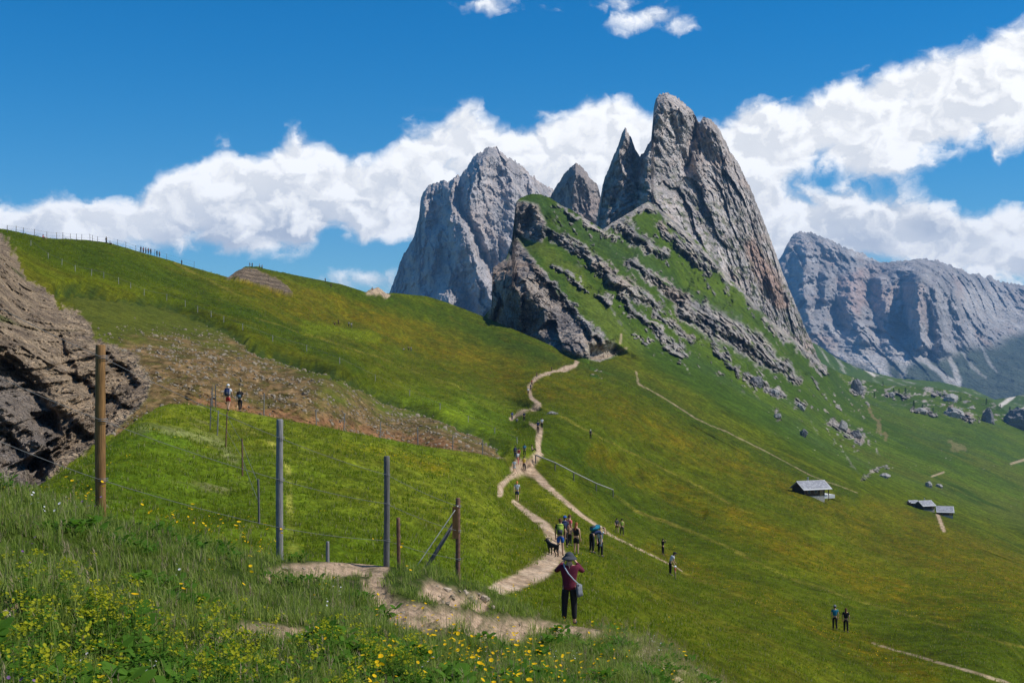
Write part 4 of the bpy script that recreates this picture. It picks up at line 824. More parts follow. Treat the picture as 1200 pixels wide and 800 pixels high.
P = np.concatenate([P, P2]); scatter('meadow_flowers', col_my, P, sc_of(P, .8, 45, .3), 2, 'yellow flowers speckling the meadow slopes', flat=.1)
P, uu, vv = sample(GRID_C, lambda U, V, X, M: 3.5*ss(poly_d(U, V, SCREE), -4, 10)*(1-ss(poly_d(U, V, CLIFF), 0, 14))*ss(nz(X, 5, 3), -.25, .25)*(X[..., 1] < 220)*ss(V-np.interp(U, [60, 150, 290, 360, 450, 590], [412, 400, 410, 446, 480, 515]), -30, 10))
scatter('scree_stones', col_stone, P, RNG.gamma(1.3, .05, len(P))+.04, 4, 'loose stones scattered over the eroded bank', flat=1.0)
# ------------------------------------------------------------------ placing things on the ground
def _proj(X):
    cp, sp = math.cos(PITCH), math.sin(PITCH); x, y, z = X[..., 0], X[..., 1], X[..., 2]
    dep = y*cp + z*sp; up = -y*sp + z*cp
    return 600 + F*x/dep, 400 - F*up/dep
PR = {k: (_proj(g[2]), g[2]) for k, g in dict(A=GRID_A, B=GRID_B, C=GRID_C, R=GRID_R).items()}
def on(u, v, g='C'):
    """the ground point seen at photo pixel (u, v) on one of the ground sheets"""
    (pu, pv), X = PR[g]; i = np.argmin((pu-u)**2 + (pv-v)**2); return Vector(X.reshape(-1, 3)[i].tolist())
import bmesh
def bm_obj(name, bm, m, parent=None, smooth=False):
    me = bpy.data.meshes.new(name); bm.to_mesh(me); bm.free()
    for q in (m if isinstance(m, (list, tuple)) else [m]): me.materials.append(q)
    if smooth: me.shade_smooth()
    o = bpy.data.objects.new(name, me); COL.objects.link(o)
    if parent: o.parent = parent
    return o
def tube(bm, pts, rad, n=6, cap=True):
    """round bar through pts; rad a number or one per point"""
    pts = [Vector(p) for p in pts]; rad = [rad]*len(pts) if np.isscalar(rad) else rad; rings = []
    for i, p in enumerate(pts):
        d = (pts[min(i+1, len(pts)-1)] - pts[max(i-1, 0)]).normalized(); a = d.orthogonal().normalized() if i == 0 else (a - d*a.dot(d)).normalized(); b = d.cross(a)
        rings.append([bm.verts.new(p + (a*math.cos(t)+b*math.sin(t))*rad[i]) for t in [2*math.pi*k/n for k in range(n)]])
    for r, s in zip(rings[:-1], rings[1:]):
        for k in range(n): bm.faces.new((r[k], r[(k+1) % n], s[(k+1) % n], s[k]))
    if cap: bm.faces.new(rings[0][::-1]); bm.faces.new(rings[-1])
def box(bm, c, s, M=None):
    vs = [bm.verts.new((M or Matrix()) @ Vector((c[0]+s[0]*i/2, c[1]+s[1]*j/2, c[2]+s[2]*k/2))) for i in (-1, 1) for j in (-1, 1) for k in (-1, 1)]
    for f in ((0, 1, 3, 2), (4, 6, 7, 5), (0, 4, 5, 1), (2, 3, 7, 6), (0, 2, 6, 4), (1, 5, 7, 3)): bm.faces.new([vs[i] for i in f])

# ------------------------------------------------------------------ fences
M_BROWN = mat('brown_larch_post', (0.20, 0.105, 0.035), 0.8, var=0.35, scale=14, bump=.004, grain=(4, 4, .35))
M_GREYW = mat('weathered_grey_post', (0.20, 0.195, 0.19), 0.85, var=0.3, scale=16, bump=.004, grain=(4, 4, .35))
M_DKW = mat('dark_weathered_post', (0.115, 0.11, 0.105), 0.85, var=0.3, scale=16, bump=.004, grain=(4, 4, .35))
M_RUST = mat('reddish_stake', (0.16, 0.085, 0.055), 0.8, var=0.3, scale=16)
M_WIRE = mat('galvanised_wire', (0.17, 0.17, 0.17), 0.6, 0.3, var=0.1)
M_ROPE = mat('pale_tension_cable', (0.5, 0.5, 0.46), 0.7, var=0.1)
M_PALE = mat('bleached_stake', (0.34, 0.33, 0.31), 0.85, var=0.2)
def post(parent, base, h, r, m, lean=(0, 0), name='post', rel=None, n=12):
    rel = rel or Vector((0, 0, 0)); b = base - rel; bm = bmesh.new(); k = 7; a = random.random()*6; pts = []; rd = []
    for i in range(k):
        q = i/(k-1); pts.append(b + Vector((lean[0]*q + .012*h*math.sin(a+3*q)*.3, lean[1]*q, -0.25 + (h+.25)*q))); rd.append(r*(1.03-.08*q)*(1+.03*math.sin(a+9*q)))
    pts.append(pts[-1]+Vector((0, 0, .012))); rd.append(rd[-1]*.86)
    tube(bm, pts, rd, n); return bm_obj(name, bm, m, parent, True if n > 8 else False)
def wire(parent, p, q, rel, sag=0.05, r=0.006, m=None, name='wire'):
    bm = bmesh.new(); pts = [p.lerp(q, t) - rel - Vector((0, 0, sag*4*t*(1-t))) for t in np.linspace(0, 1, 9)]
    tube(bm, pts, r, 4); return bm_obj(name, bm, m or M_WIRE, parent, True)
def hit(u, v, d): return PT(u, v, d)
# the tall fence across the foreground
def near_fence():
    specs = [(-72, 560, 13.2, 355, .062, M_BROWN), (118, 601, None, 405, .062, M_BROWN), (328, 651, None, 492, .052, M_GREYW), (453, 661, None, 535, .048, M_DKW), (537, 671, None, 584, .042, M_RUST)]
    b0 = on(328, 651, 'A'); root = empty('wire_fence', b0); tag(root, 'wire fence with three tall round timber posts and a braced end post crossing the foreground', 'fence')
    bases = []
    for (u, vb, d, vt, r, m) in specs:
        b = PT(u, vb, d) if d else on(u, vb, 'A')
        b = Vector(b); tp = PT(u, vt, b.y); h = tp.z-b.z; lean = (tp.x-b.x, 0)
        o = post(root, b, h, r, m, lean, rel=b0, n=16)
        if m in (M_BROWN,): o['label'] = 'brown round timber post'
        if m is M_GREYW: o['label'] = 'weathered grey post with pale cut top'
        if m is M_DKW: o['label'] = 'dark grey weathered post'
        if m is M_RUST: o['label'] = 'short reddish end post held by a brace'
        bases.append((b, u, r))
    rows = [(322, 418, 513, 556, 593), (408, 492, 562, 590, 622), (485, 562, 618, 633, 655)]
    for row in rows:
        pts = [PT(bases[i][1], v, bases[i][0].y - bases[i][2]*0.95) for i, v in enumerate(row)]
        for p, q in zip(pts[:-1], pts[1:]): wire(root, p, q, b0, .03, .0038)
        for (b, u, r), p in zip(bases, pts):
            bm = bmesh.new(); c = Vector((p.x, b.y, p.z))-b0
            for dz in (-.012, .012):
                ring = [c+Vector((math.cos(t)*(r+.006), math.sin(t)*(r+.006), dz)) for t in np.linspace(0, 2*math.pi, 13)]; tube(bm, ring, .004, 4, False)
            bm_obj('wire_wrap', bm, M_WIRE, root)
    # thin post beside the dark one, low stub, diagonal brace, tension cable
    b = on(467, 661, 'A'); o = post(root, b, PT(466, 607, b.y).z-b.z, .032, M_RUST, (-.01, 0), rel=b0); o['label'] = 'thin short post beside the dark grey one'
    b = on(384, 651, 'A'); o = post(root, b, PT(384, 635, b.y).z-b.z, .028, M_GREYW, rel=b0); o['label'] = 'low grey stub in the grass'
    e = bases[-1][0]; ft = PT(498, 667, e.y-.1); bm = bmesh.new(); tube(bm, [ft-b0-Vector((0.15, 0, .25)), PT(534, 610, e.y)-b0], .034, 10); bm_obj('brace', bm, M_DKW, root, True)
    bm = bmesh.new(); c = PT(533.5, 612, e.y-.07)-b0; box(bm, c, (.10, .035, .55)); bm_obj('cleat_board', bm, M_BROWN, root)
    wire(root, PT(487, 665, e.y-.35), PT(537, 592, e.y-.06), b0, 0, .009, M_ROPE, 'tension_cable')
near_fence()
def line_fence(name, label, pts, g, px_h, r, m, nw=2, group=None, mats_=None, sag=.02, tall=None, wr=.006):
    base = [on(p[0], p[1], g) for p in pts]; b0 = base[0]; root = empty(name, b0); tag(root, label, 'fence', group); tops = []
    for i, (b, p) in enumerate(zip(base, pts)):
        h = (p[2] if len(p) > 2 else px_h)*b.y/F; mm = m if not mats_ else mats_[i % len(mats_)]
        ln = (random.uniform(-.05, .05)*h, 0); post(root, b, h, r, mm, ln, rel=b0, n=6); tops.append((b, h, ln))
    for k in range(nw):
        f = 0.93 - 0.42*k
        for (b, h, l1), (c, h2, l2) in zip(tops[:-1], tops[1:]):
            wire(root, b+Vector((l1[0]*f, -r, h*f)), c+Vector((l2[0]*f, -r, h2*f)), b0, sag, wr)
    return root
line_fence('stake_fence', 'thin dark and reddish stakes with slack wire running up the grassy knoll to the walkers', [(303, 614, 52), (284, 558, 43), (265, 524, 41), (255, 510, 29), (246, 505, 38), (249, 477, 24), (254, 476, 26)], 'B', 40, .034, M_DKW, 2, None, [M_DKW, M_RUST, M_RUST, M_GREYW, M_DKW, M_DKW, M_DKW], .05, wr=.006)
line_fence('knoll_fence', 'sparse grey posts along the far edge of the knoll below the stony bank', [(310, 483, 26), (371, 495, 18), (404, 502, 20), (446, 511, 18), (490, 519, 20), (530, 526, 18), (566, 530, 17)], 'B', 18, .035, M_GREYW, 1, wr=.006)
line_fence('ridge_fence', 'fence of small posts on the skyline of the left hilltop', [(9, 272), (18, 273), (28, 275), (41, 277), (55, 280), (67, 281), (74, 281), (82, 282), (90, 282), (96, 283), (105, 283), (109, 284), (115, 285), (124, 286), (137, 289), (148, 292), (160, 296), (181, 301), (196, 306), (228, 315)], 'C', 8.5, .05, M_DKW, 2, wr=.015)
line_fence('slope_fence', 'pale posts strung diagonally across the green hillside above the eroded bank', [(36, 289), (57, 304), (72, 311), (89, 318), (107, 323), (122, 326), (139, 333), (153, 338), (169, 346), (195, 352), (217, 359), (232, 366), (247, 372), (262, 378), (284, 387), (320, 400), (360, 412), (398, 426), (440, 446), (480, 464), (515, 480), (548, 494), (580, 508), (606, 520)], 'C', 7.5, .05, M_PALE, 1, wr=.014)
def handrail():
    us = [(627, 543), (650, 552), (673, 563), (699, 575), (719, 583)]; B = [on(u, v, 'C') for u, v in us]; b0 = B[0]
    root = empty('timber_handrail', b0); tag(root, 'single pale timber rail on low posts slanting down the meadow beside the path', 'railing')
    for b in B:
        bm = bmesh.new(); tube(bm, [b-b0-Vector((0, 0, .2)), b-b0+Vector((0, 0, .95))], .07, 8); bm_obj('post', bm, M_DKW, root)
    for p, q in zip(B[:-1], B[1:]):
        bm = bmesh.new(); tube(bm, [p-b0+Vector((0, -.08, .98)), q-b0+Vector((0, -.08, .98))], .075, 8); bm_obj('rail', bm, M_PALE, root, True)
handrail()

# ------------------------------------------------------------------ huts
M_SHING = mat('silver_shingle', (0.36, 0.36, 0.38), 0.75, var=0.3, scale=6, grain=(1, 1, 1)); M_SHING2 = mat('grey_shingle', (0.27, 0.27, 0.29), 0.75, var=0.3, scale=6)
M_EDGE = mat('pale_roof_edge', (0.48, 0.48, 0.48), 0.7, var=.15); M_LOG = mat('dark_larch_log', (0.085, 0.05, 0.028), 0.85, var=0.35, scale=5, grain=(.3, 1, 4)); M_STONEW = mat('dry_stone', (0.36, 0.34, 0.31), 0.9, var=.3, scale=3)
M_GLASS = mat('dark_pane', (0.03, 0.035, 0.04), 0.15, var=.05, spec=.6); M_PLANKY = mat('ochre_plank', (0.26, 0.17, 0.075), 0.8, var=.3, scale=5); M_METAL = mat('chimney_metal', (0.4, 0.4, 0.42), .4, .5, var=.1)
def hut(base, rz, L, W, wall, rise, label, over=.6, sink=1.2, group=None, chimney=True, patio=False, porch=0.0, windows=2, rows=7, cols=14, planks=7):
    root = empty('timber_hut', base, rz); tag(root, label, 'hut', group); RM = Matrix()
    lg = wall/planks
    for k in range(planks):                      # log courses, each proud of the joint
        bm = bmesh.new(); z = lg*(k+.5)
        for s in (-1, 1):
            box(bm, (0, s*W/2, z), (L+.3, .18, lg*.93)); box(bm, (s*L/2, 0, z), (.18, W+.3 if k % 2 else W-.2, lg*.93))
        bm_obj('log_course', bm, M_LOG, root)
    bm = bmesh.new(); box(bm, (0, 0, -sink/2), (L+.2, W+.2, sink)); f = bm_obj('stone_footing', bm, M_STONEW, root)
    for s in (-1, 1):                            # gables
        bm = bmesh.new(); x = s*(L/2-.03); t = .09
        vs = [bm.verts.new((x+dx, y, z)) for dx in (-t, t) for (y, z) in ((-W/2, wall), (W/2, wall), (0, wall+rise))]
        bm.faces.new(vs[:3][::-1]); bm.faces.new(vs[3:]); bm.faces.new((vs[0], vs[1], vs[4], vs[3])); bm.faces.new((vs[1], vs[2], vs[5], vs[4])); bm.faces.new((vs[2], vs[0], vs[3], vs[5])); bm_obj('gable', bm, M_LOG, root)
    half = W/2+over; sl = math.hypot(half, rise*half/(W/2)); ang = math.atan2(rise, W/2)
    for s in (-1, 1):
        x0, x1 = -L/2-over, L/2+over+porch
        M = Matrix.Translation((0, 0, wall+rise+.10)) @ Matrix.Rotation(-s*ang, 4, 'X')
        bm = bmesh.new(); box(bm, ((x0+x1)/2, s*sl/2, -.05), (x1-x0, sl, .10), M); deck = bm_obj('roof', bm, M_EDGE, root)
        rw = sl/rows; cw = (x1-x0-.5)/cols
        if s == -1:
            for r in range(rows-1):
                for c in range(cols):
                    bm = bmesh.new(); jx = random.uniform(-.02, .02)
                    box(bm, (x0+.25+cw*(c+.5)+jx, s*(rw*(r+.6)), .025+random.uniform(0, .02)), (cw*.93, rw*.97, .045), M); bm_obj('shingle', bm, random.choice([M_SHING, M_SHING2]), deck)
        else:
            bm = bmesh.new(); box(bm, ((x0+x1)/2, s*sl/2, .025), (x1-x0-.4, sl-.3, .045), M); bm_obj('shingle_field', bm, M_SHING2, deck)
        bm = bmesh.new(); tube(bm, [M @ Vector((x0, s*(sl+.04), -.05)), M @ Vector((x1, s*(sl+.04), -.05))], .06, 6); bm_obj('eave_gutter', bm, M_EDGE, deck)
    bm = bmesh.new(); tube(bm, [(-L/2-over, 0, wall+rise+.16), (L/2+over+porch, 0, wall+rise+.16)], .09, 6); bm_obj('ridge_beam', bm, M_EDGE, root)
    fy = -W/2-.10
    for k in range(windows):
        x = -L*.28+k*L*.34; bm = bmesh.new()
        for dx, dz, a, b in ((-.4, 0, .08, .8), (.4, 0, .08, .8), (0, .4, .88, .08), (0, -.4, .88, .08)): box(bm, (x+dx, fy-.03, wall*.55+dz), (a, .06, b))
        w = bm_obj('window', bm, M_PLANKY, root); bm = bmesh.new(); box(bm, (x, fy-.012, wall*.55), (.72, .02, .72)); bm_obj('pane', bm, M_GLASS, w)
    bm = bmesh.new(); box(bm, (L*.36, fy-.03, wall*.42), (.95, .06, wall*.84)); dr = bm_obj('door', bm, M_PLANKY, root); bm = bmesh.new(); box(bm, (L*.36+.34, fy-.085, wall*.42), (.12, .05, .05)); bm_obj('handle', bm, M_METAL, dr)
    if chimney:
        bm = bmesh.new(); tube(bm, [(.2, .5, wall+rise*.6), (.2, .5, wall+rise+.75)], .16, 8); tube(bm, [(.2, .5, wall+rise+.78), (.2, .5, wall+rise+.9)], .24, 8); bm_obj('chimney', bm, M_METAL, root)
    if porch:
        for y in (-W/2, W/2-.2): bm = bmesh.new(); box(bm, (L/2+porch-.05, y, wall/2-.6), (.16, .16, wall+1.3)); bm_obj('porch_post', bm, M_LOG, root)
    if patio:
        bm = bmesh.new(); box(bm, (L/2+1.5, -.3, -.35), (3.0, W*.9, .8)); bm_obj('patio_slab', bm, mat('pale_slab', (.6, .6, .6), .8, var=.1), root)
    return root
b = on(953, 583, 'C'); hut(b+Vector((-.3, 3.0, 0.25)), math.radians(22), 5.4, 4.6, 1.75, 1.35, 'dark log hut with a silvery shingle roof alone on the meadow slope', patio=True, porch=1.3, sink=2.2)
b = on(1090, 598, 'C'); hut(b+Vector((-1.0, 3, 0.7)), math.radians(18), 4.6, 4.6, 1.6, 1.3, 'upper hut with a pale flat roof in the pair above the tan track', chimney=True, rows=6, cols=9, planks=5, windows=1, group=None, sink=2)
b = on(1106, 603, 'C'); hut(b+Vector((1.0, 2, 0.3)), math.radians(-14), 5.0, 5.2, 1.4, 1.5, 'lower hut with a pale slanting roof at the head of the tan track', chimney=False, rows=6, cols=9, planks=5, windows=1, sink=2)
b = on(1074, 592, 'C'); hut(b+Vector((0, 3, 0.3)), math.radians(8), 3.0, 2.6, 1.3, .6, 'tiny low shed left of the two pale roofed huts', chimney=False, rows=4, cols=5, planks=4, windows=0, over=.35, sink=1.5)

# ------------------------------------------------------------------ boulders
M_BLD = mat('grey_boulder', (0.30, 0.285, 0.265), 0.9, var=.35, scale=1.2, bump=.05); M_BLD2 = mat('dark_boulder', (0.17, 0.165, 0.165), 0.9, var=.35, scale=1.0, bump=.05); M_BLD3 = mat('tan_stone', (0.42, 0.34, 0.25), 0.9, var=.25, scale=6, bump=.01)
def boulder(p, sx, sy, sz, label, m, seed, sub=4, cat='boulder', sharp=1.0, name='boulder'):
    bm = bmesh.new(); bmesh.ops.create_icosphere(bm, subdivisions=sub, radius=1); co = np.array([v.co for v in bm.verts]); c = co.copy()
    rs = np.random.default_rng(seed)
    for _ in range(16):                          # cut flat faces
        n = rs.normal(size=3); n /= np.linalg.norm(n); h = rs.uniform(.55, .88); e = np.maximum((c*n).sum(1)-h, 0); c -= e[:, None]*n*0.92
    c *= (1+.26*fbm(co[:, 0]*1.8+seed, co[:, 1]*1.8, co[:, 2]*1.8, 5, .62)+.12*facets(co[:, 0]*1.9+seed+co[:, 1], co[:, 2]*2.1+seed, seed))[:, None]
    if sharp != 1: c[:, :2] *= np.clip(1-(c[:, 2:]+.4)*.62*(sharp-1), .08, 2)
    for v, q in zip(bm.verts, c): v.co = Vector((q[0]*sx, q[1]*sy, q[2]*sz))
    o = bm_obj(name, bm, m, None); o.location = p; o.rotation_euler = (0, 0, rs.uniform(-.4, .4)); tag(o, label, cat); return o
BL = [('R', 942, 512, 10, 9, M_BLD2, 'single dark boulder on open grass above the log hut', 1.0), ('R', 988, 505, 13, 13, M_BLD, 'upright grey rock heading the group of crags right of the slope', 1.3), ('R', 1004, 513, 13, 9, M_BLD2, 'dark flat crag lying just below the upright grey rock', 1.0),
      ('R', 887, 453, 19, 12, M_BLD2, 'long dark rock block under the ledges in mid slope', 1.0), ('R', 907, 463, 13, 10, M_BLD, 'grey block just right of the long dark rock block', 1.0), ('R', 1006, 461, 16, 17, M_BLD2, 'jagged dark rock pinnacle at the head of the hollow', 1.22),
      ('R', 1161, 496, 17, 18, M_BLD2, 'pointed dark rock tower near the right end of the plateau', 1.35), ('R', 1196, 503, 36, 26, M_BLD2, 'big dark rock mound cut by the right edge of the photo', 1.1), ('R', 1088, 571, 8, 9, M_BLD, 'small grey boulder in the basin beside a short path', 1.0),
      ('R', 1101, 571, 9, 5, M_BLD, 'low pale rock right of the small basin boulder', 1.0), ('R', 938, 480, 12, 8, M_BLD, 'brownish crag on the slope between ledges and hollow', 1.2), ('C', 647, 486, 15, 4, M_BLD, 'flat pale rock lying in the meadow beside the zigzag path', 1.0),
      ('R', 1045, 466, 10, 8, M_BLD, 'rounded grey boulder in the middle of the plateau field', 1.0), ('R', 1115, 470, 22, 9, M_BLD, 'wide grey outcrop at the back of the plateau', 1.2), ('R', 1120, 489, 26, 11, M_BLD, 'wide broken grey outcrop at the front of the plateau', 1.1), ('R', 1078, 484, 18, 7, M_BLD, 'low grey boulder heap between two small conifers', 1.0),
      ('R', 1037, 560, 14, 6, M_BLD, 'light grey slab low in the green basin', 1.0), ('R', 912, 490, 10, 6, M_BLD, 'weathered grey knob left of the single dark boulder', 1.0)]
for k, (g, u, v, w, h, m, lab, shp) in enumerate(BL):
    p = on(u, v, g); s = p.y/F; boulder(p+Vector((0, h*s*.3, h*s*.30)), w*s/2*1.1, w*s/2*.9, h*s*.72, lab, m, 20+k, 4, sharp=shp)
for k, (u, v, w, h, lab) in enumerate([(566, 703, 13, 9, 'slanting tan rock at the right end of the little eroded bank'), (546, 697, 9, 7, 'pale squarish stone in the middle of the little eroded bank'), (524, 692, 12, 7, 'flat tan stone at the left end of the little eroded bank'), (8, 726, 20, 17, 'rounded tan stone in the dirt at the bottom left edge'), (578, 712, 7, 5, 'small tan stone just below the slanting rock')]):
    p = on(u, v, 'A'); s = p.y/F; boulder(p+Vector((0, 0, h*s*.2)), w*s/2, w*s/2*.8, h*s*.6, lab, M_BLD3, 60+k, 3, cat='stone', name='stone')

# ------------------------------------------------------------------ small conifers on the plateau
M_NEED = leaf_mat('conifer_needles', (0.018, 0.040, 0.014), (0.045, 0.075, 0.022), .15); M_BARK = mat('conifer_bark', (0.10, 0.07, 0.05), .9, var=.2)
def conifer(p, h, label, seed):
    random.seed(seed); root = empty('conifer', p); tag(root, label, 'tree', 'small conifers on the boulder plateau')
    bm = bmesh.new(); tube(bm, [(0, 0, -.8), (0, 0, h*.5), (0, 0, h*.97)], [h*.03, h*.018, h*.004], 6); bm_obj('trunk', bm, M_BARK, root)
    vs = []; fs = []
    for k in range(300):
        q = random.random()**.8; z = h*(.08+.9*q); R = h*.24*(1-q)**.85*random.uniform(.35, 1.1)+.03*h; a = random.uniform(0, 6.28); c = Vector((R*math.cos(a), R*math.sin(a), z-R*.25)); s = h*.055*random.uniform(.6, 1.2)
        b = len(vs); t = Vector((math.cos(a), math.sin(a), -.35)); n = Vector((-math.sin(a), math.cos(a), random.uniform(-.4, .4)))
        vs += [tuple(c-t*s+n*s*.5), tuple(c-t*s-n*s*.5), tuple(c+t*s*1.2)]; fs.append((b, b+1, b+2))
    o = mesh_obj('crown', vs, fs, M_NEED, root)
    return root
TR = [(1025, 466, 6, 'small conifer nearest the jagged pinnacle at the plateau edge'), (1047, 462, 7, 'small conifer behind the rounded boulder mid plateau'), (1053, 463, 7, 'second of two conifers close together mid plateau'), (1061, 463, 8, 'conifer right of the close pair mid plateau'), (1071, 479, 9, 'tallest front row conifer at the left of the low boulder heap'), (1081, 481, 7, 'conifer at the right of the low boulder heap'),
      (1094, 484, 6, 'small bushy conifer left of the wide front outcrop'), (1116, 488, 6, 'dark conifer growing in the wide front outcrop'), (1156, 474, 7, 'conifer above the pointed rock tower'), (1183, 486, 9, 'conifer between rock tower and the big dark mound'), (1035, 452, 5, 'tiny conifer on the back rim of the plateau'), (1126, 470, 5, 'tiny conifer beside the wide back outcrop'), (1172, 479, 5, 'tiny conifer left of the tree by the dark mound'), (1006, 455, 5, 'tiny conifer beside the jagged rock pinnacle')]
for k, (u, v, h, lab) in enumerate(TR):
    p = on(u, v, 'R'); conifer(p, (h*1.15)*p.y/F, lab, 100+k)
random.seed(11)
# ------------------------------------------------------------------ people
SKIN = mat('skin', (0.50, 0.30, 0.20), .6, var=.05)
CL = {}
def cloth(n, c): return mat('cloth_'+n, c, .9, var=.12, scale=20)
COLS = dict(maroon=(.115, .012, .03), black=(.012, .012, .014), charcoal=(.05, .055, .065), navy=(.02, .035, .10), blue=(.02, .09, .36), teal=(.01, .16, .25), white=(.68, .70, .74), palegrey=(.42, .47, .52), pink=(.62, .12, .13), red=(.45, .035, .03), lime=(.30, .42, .06),
            yellow=(.55, .42, .05), grey=(.16, .17, .19), beige=(.45, .36, .25), brown=(.10, .045, .02), blond=(.45, .33, .15), ginger=(.28, .09, .03), orange=(.55, .20, .05), slate=(.10, .15, .19), khaki=(.2, .17, .1))
def cm(n): return cloth(n, COLS[n])
def skinned(name, V_, E_, R_, m, parent, sub=1):
    me = bpy.data.meshes.new(name); me.from_pydata(V_, E_, []); me.update(); me.materials.append(m)
    o = bpy.data.objects.new(name, me); COL.objects.link(o); o.parent = parent
    md = o.modifiers.new('skin', 'SKIN'); md.use_smooth_shade = True
    d = me.skin_vertices[0].data
    for i, r in enumerate(R_): d[i].radius = r if isinstance(r, tuple) else (r, r)
    d[0].use_root = True
    if sub: s = o.modifiers.new('sub', 'SUBSURF'); s.levels = sub; s.render_levels = sub
    return o
def pose_joints(pose):
    J = dict(pel=(0, 0, .93), wai=(0, .0, 1.08), che=(0, .0, 1.29), nck=(0, .0, 1.44), hb=(0, .015, 1.52), hm=(0, .025, 1.60), ht=(0, .01, 1.69))
    for s, n in ((-1, 'l'), (1, 'r')):
        J['sh'+n] = (s*.17, 0, 1.39); J['el'+n] = (s*.23, -.02, 1.12); J['wr'+n] = (s*.22, .06, .88); J['hd'+n] = (s*.215, .09, .79)
        J['hp'+n] = (s*.085, 0, .90); J['kn'+n] = (s*.10, .02, .49); J['an'+n] = (s*.11, -.01, .09); J['to'+n] = (s*.13, .15, .03)
    if pose == 'walk':
        J.update(knl=(-.10, .16, .51), anl=(-.10, .22, .10), tol=(-.11, .38, .06), knr=(.10, -.03, .50), anr=(.10, -.28, .14), tor=(.11, -.14, .03), ell=(-.24, -.12, 1.14), wrl=(-.23, -.15, .90), hdl=(-.225, -.14, .81), elr=(.24, .04, 1.13), wrr=(.22, .22, .97), hdr=(.21, .28, .91))
    if pose == 'photo':
        J.update(ell=(-.30, .16, 1.24), wrl=(-.13, .30, 1.46), hdl=(-.07, .32, 1.54), elr=(.30, .16, 1.24), wrr=(.13, .30, 1.46), hdr=(.07, .32, 1.54))
    if pose == 'phone':
        J.update(ell=(-.26, .08, 1.15), wrl=(-.10, .28, 1.25), hdl=(-.05, .33, 1.32), elr=(.30, .10, 1.28), wrr=(.14, .28, 1.50), hdr=(.08, .30, 1.57))
    if pose == 'hip':
        J.update(ell=(-.32, -.10, 1.14), wrl=(-.18, .05, 1.0), hdl=(-.13, .08, 1.0))
    if pose == 'bend':
        J.update(wai=(0, .13, 1.02), che=(0, .32, 1.08), nck=(0, .45, 1.08), hb=(0, .52, 1.06), hm=(0, .60, 1.03), ht=(0, .68, 1.0), shl=(-.17, .40, 1.06), shr=(.17, .40, 1.06), ell=(-.19, .44, .80), wrl=(-.15, .46, .58), hdl=(-.13, .46, .49), elr=(.19, .44, .80), wrr=(.15, .46, .58), hdr=(.13, .46, .49))
    if pose == 'lean':
        J.update(wai=(0, .06, 1.07), che=(0, .16, 1.24), nck=(0, .24, 1.36), hb=(0, .29, 1.42), hm=(0, .33, 1.49), ht=(0, .35, 1.57), shl=(-.17, .20, 1.32), shr=(.17, .20, 1.32), ell=(-.23, .2, 1.05), wrl=(-.18, .3, .85), hdl=(-.16, .34, .77), elr=(.23, .2, 1.05), wrr=(.18, .32, .9), hdr=(.16, .38, .84))
    if pose == 'sit':
        d = {}
        for k, v in J.items():
            if k[:2] not in ('kn', 'an', 'to', 'hp'): J[k] = (v[0], v[1], v[2]-.80)
            elif k[:2] == 'hp': J[k] = (v[0], v[1]+.02, .12)
        J.update(knl=(-.14, .38, .45), anl=(-.13, .58, .08), tol=(-.13, .74, .05), knr=(.14, .38, .45), anr=(.13, .58, .08), tor=(.13, .74, .05), wrl=(-.16, .30, .42), hdl=(-.14, .38, .44), wrr=(.16, .30, .42), hdr=(.14, .38, .44))
        J['pel'] = (0, 0, .13)
    return J
def ring_cap(name, c, rx, ry, rz, m, parent, z_cut=-.2, n=14, k=6, tilt=0):
    """hair or a cap: the upper part of an ellipsoid with a turned-in lower edge"""
    bm = bmesh.new(); rows = []
    for i in range(k+1):
        ph = math.pi/2 - (math.pi/2 - math.asin(z_cut))*i/k
        rows.append([bm.verts.new((c[0]+rx*math.cos(ph)*math.cos(t), c[1]+ry*math.cos(ph)*math.sin(t), c[2]+rz*math.sin(ph) - (tilt*math.cos(ph)*max(0, -math.sin(t)) if i else 0))) for t in [2*math.pi*j/n for j in range(n)]] if i else [bm.verts.new((c[0], c[1], c[2]+rz))])
    for i in range(k):
        for j in range(n):
            if i == 0: bm.faces.new((rows[0][0], rows[1][j], rows[1][(j+1) % n]))
            else: bm.faces.new((rows[i][j], rows[i+1][j], rows[i+1][(j+1) % n], rows[i][(j+1) % n]))
    bm.faces.new(rows[-1]); return bm_obj(name, bm, m, parent, True)
def brim(name, c, r0, r1, m, parent, drop=.03, visor=False, n=18):
    bm = bmesh.new(); A = []; 
    rng = [math.pi*2*j/n for j in range(n)] if not visor else list(np.linspace(.25, math.pi-.25, 9))
    for rr, z in ((r0, .008), (r1, -drop+.004), (r1, -drop-.006), (r0, -.004)):
        A.append([bm.verts.new((c[0]+rr*math.cos(t), c[1]+rr*math.sin(t)*1.05, c[2]+z)) for t in rng])
    q = len(rng); e = q if not visor else q-1
    for i in range(4):
        for j in range(e): bm.faces.new((A[i][j], A[i][(j+1) % q], A[(i+1) % 4][(j+1) % q], A[(i+1) % 4][j]))
    return bm_obj(name, bm, m, parent, True)
HEIGHTS = []
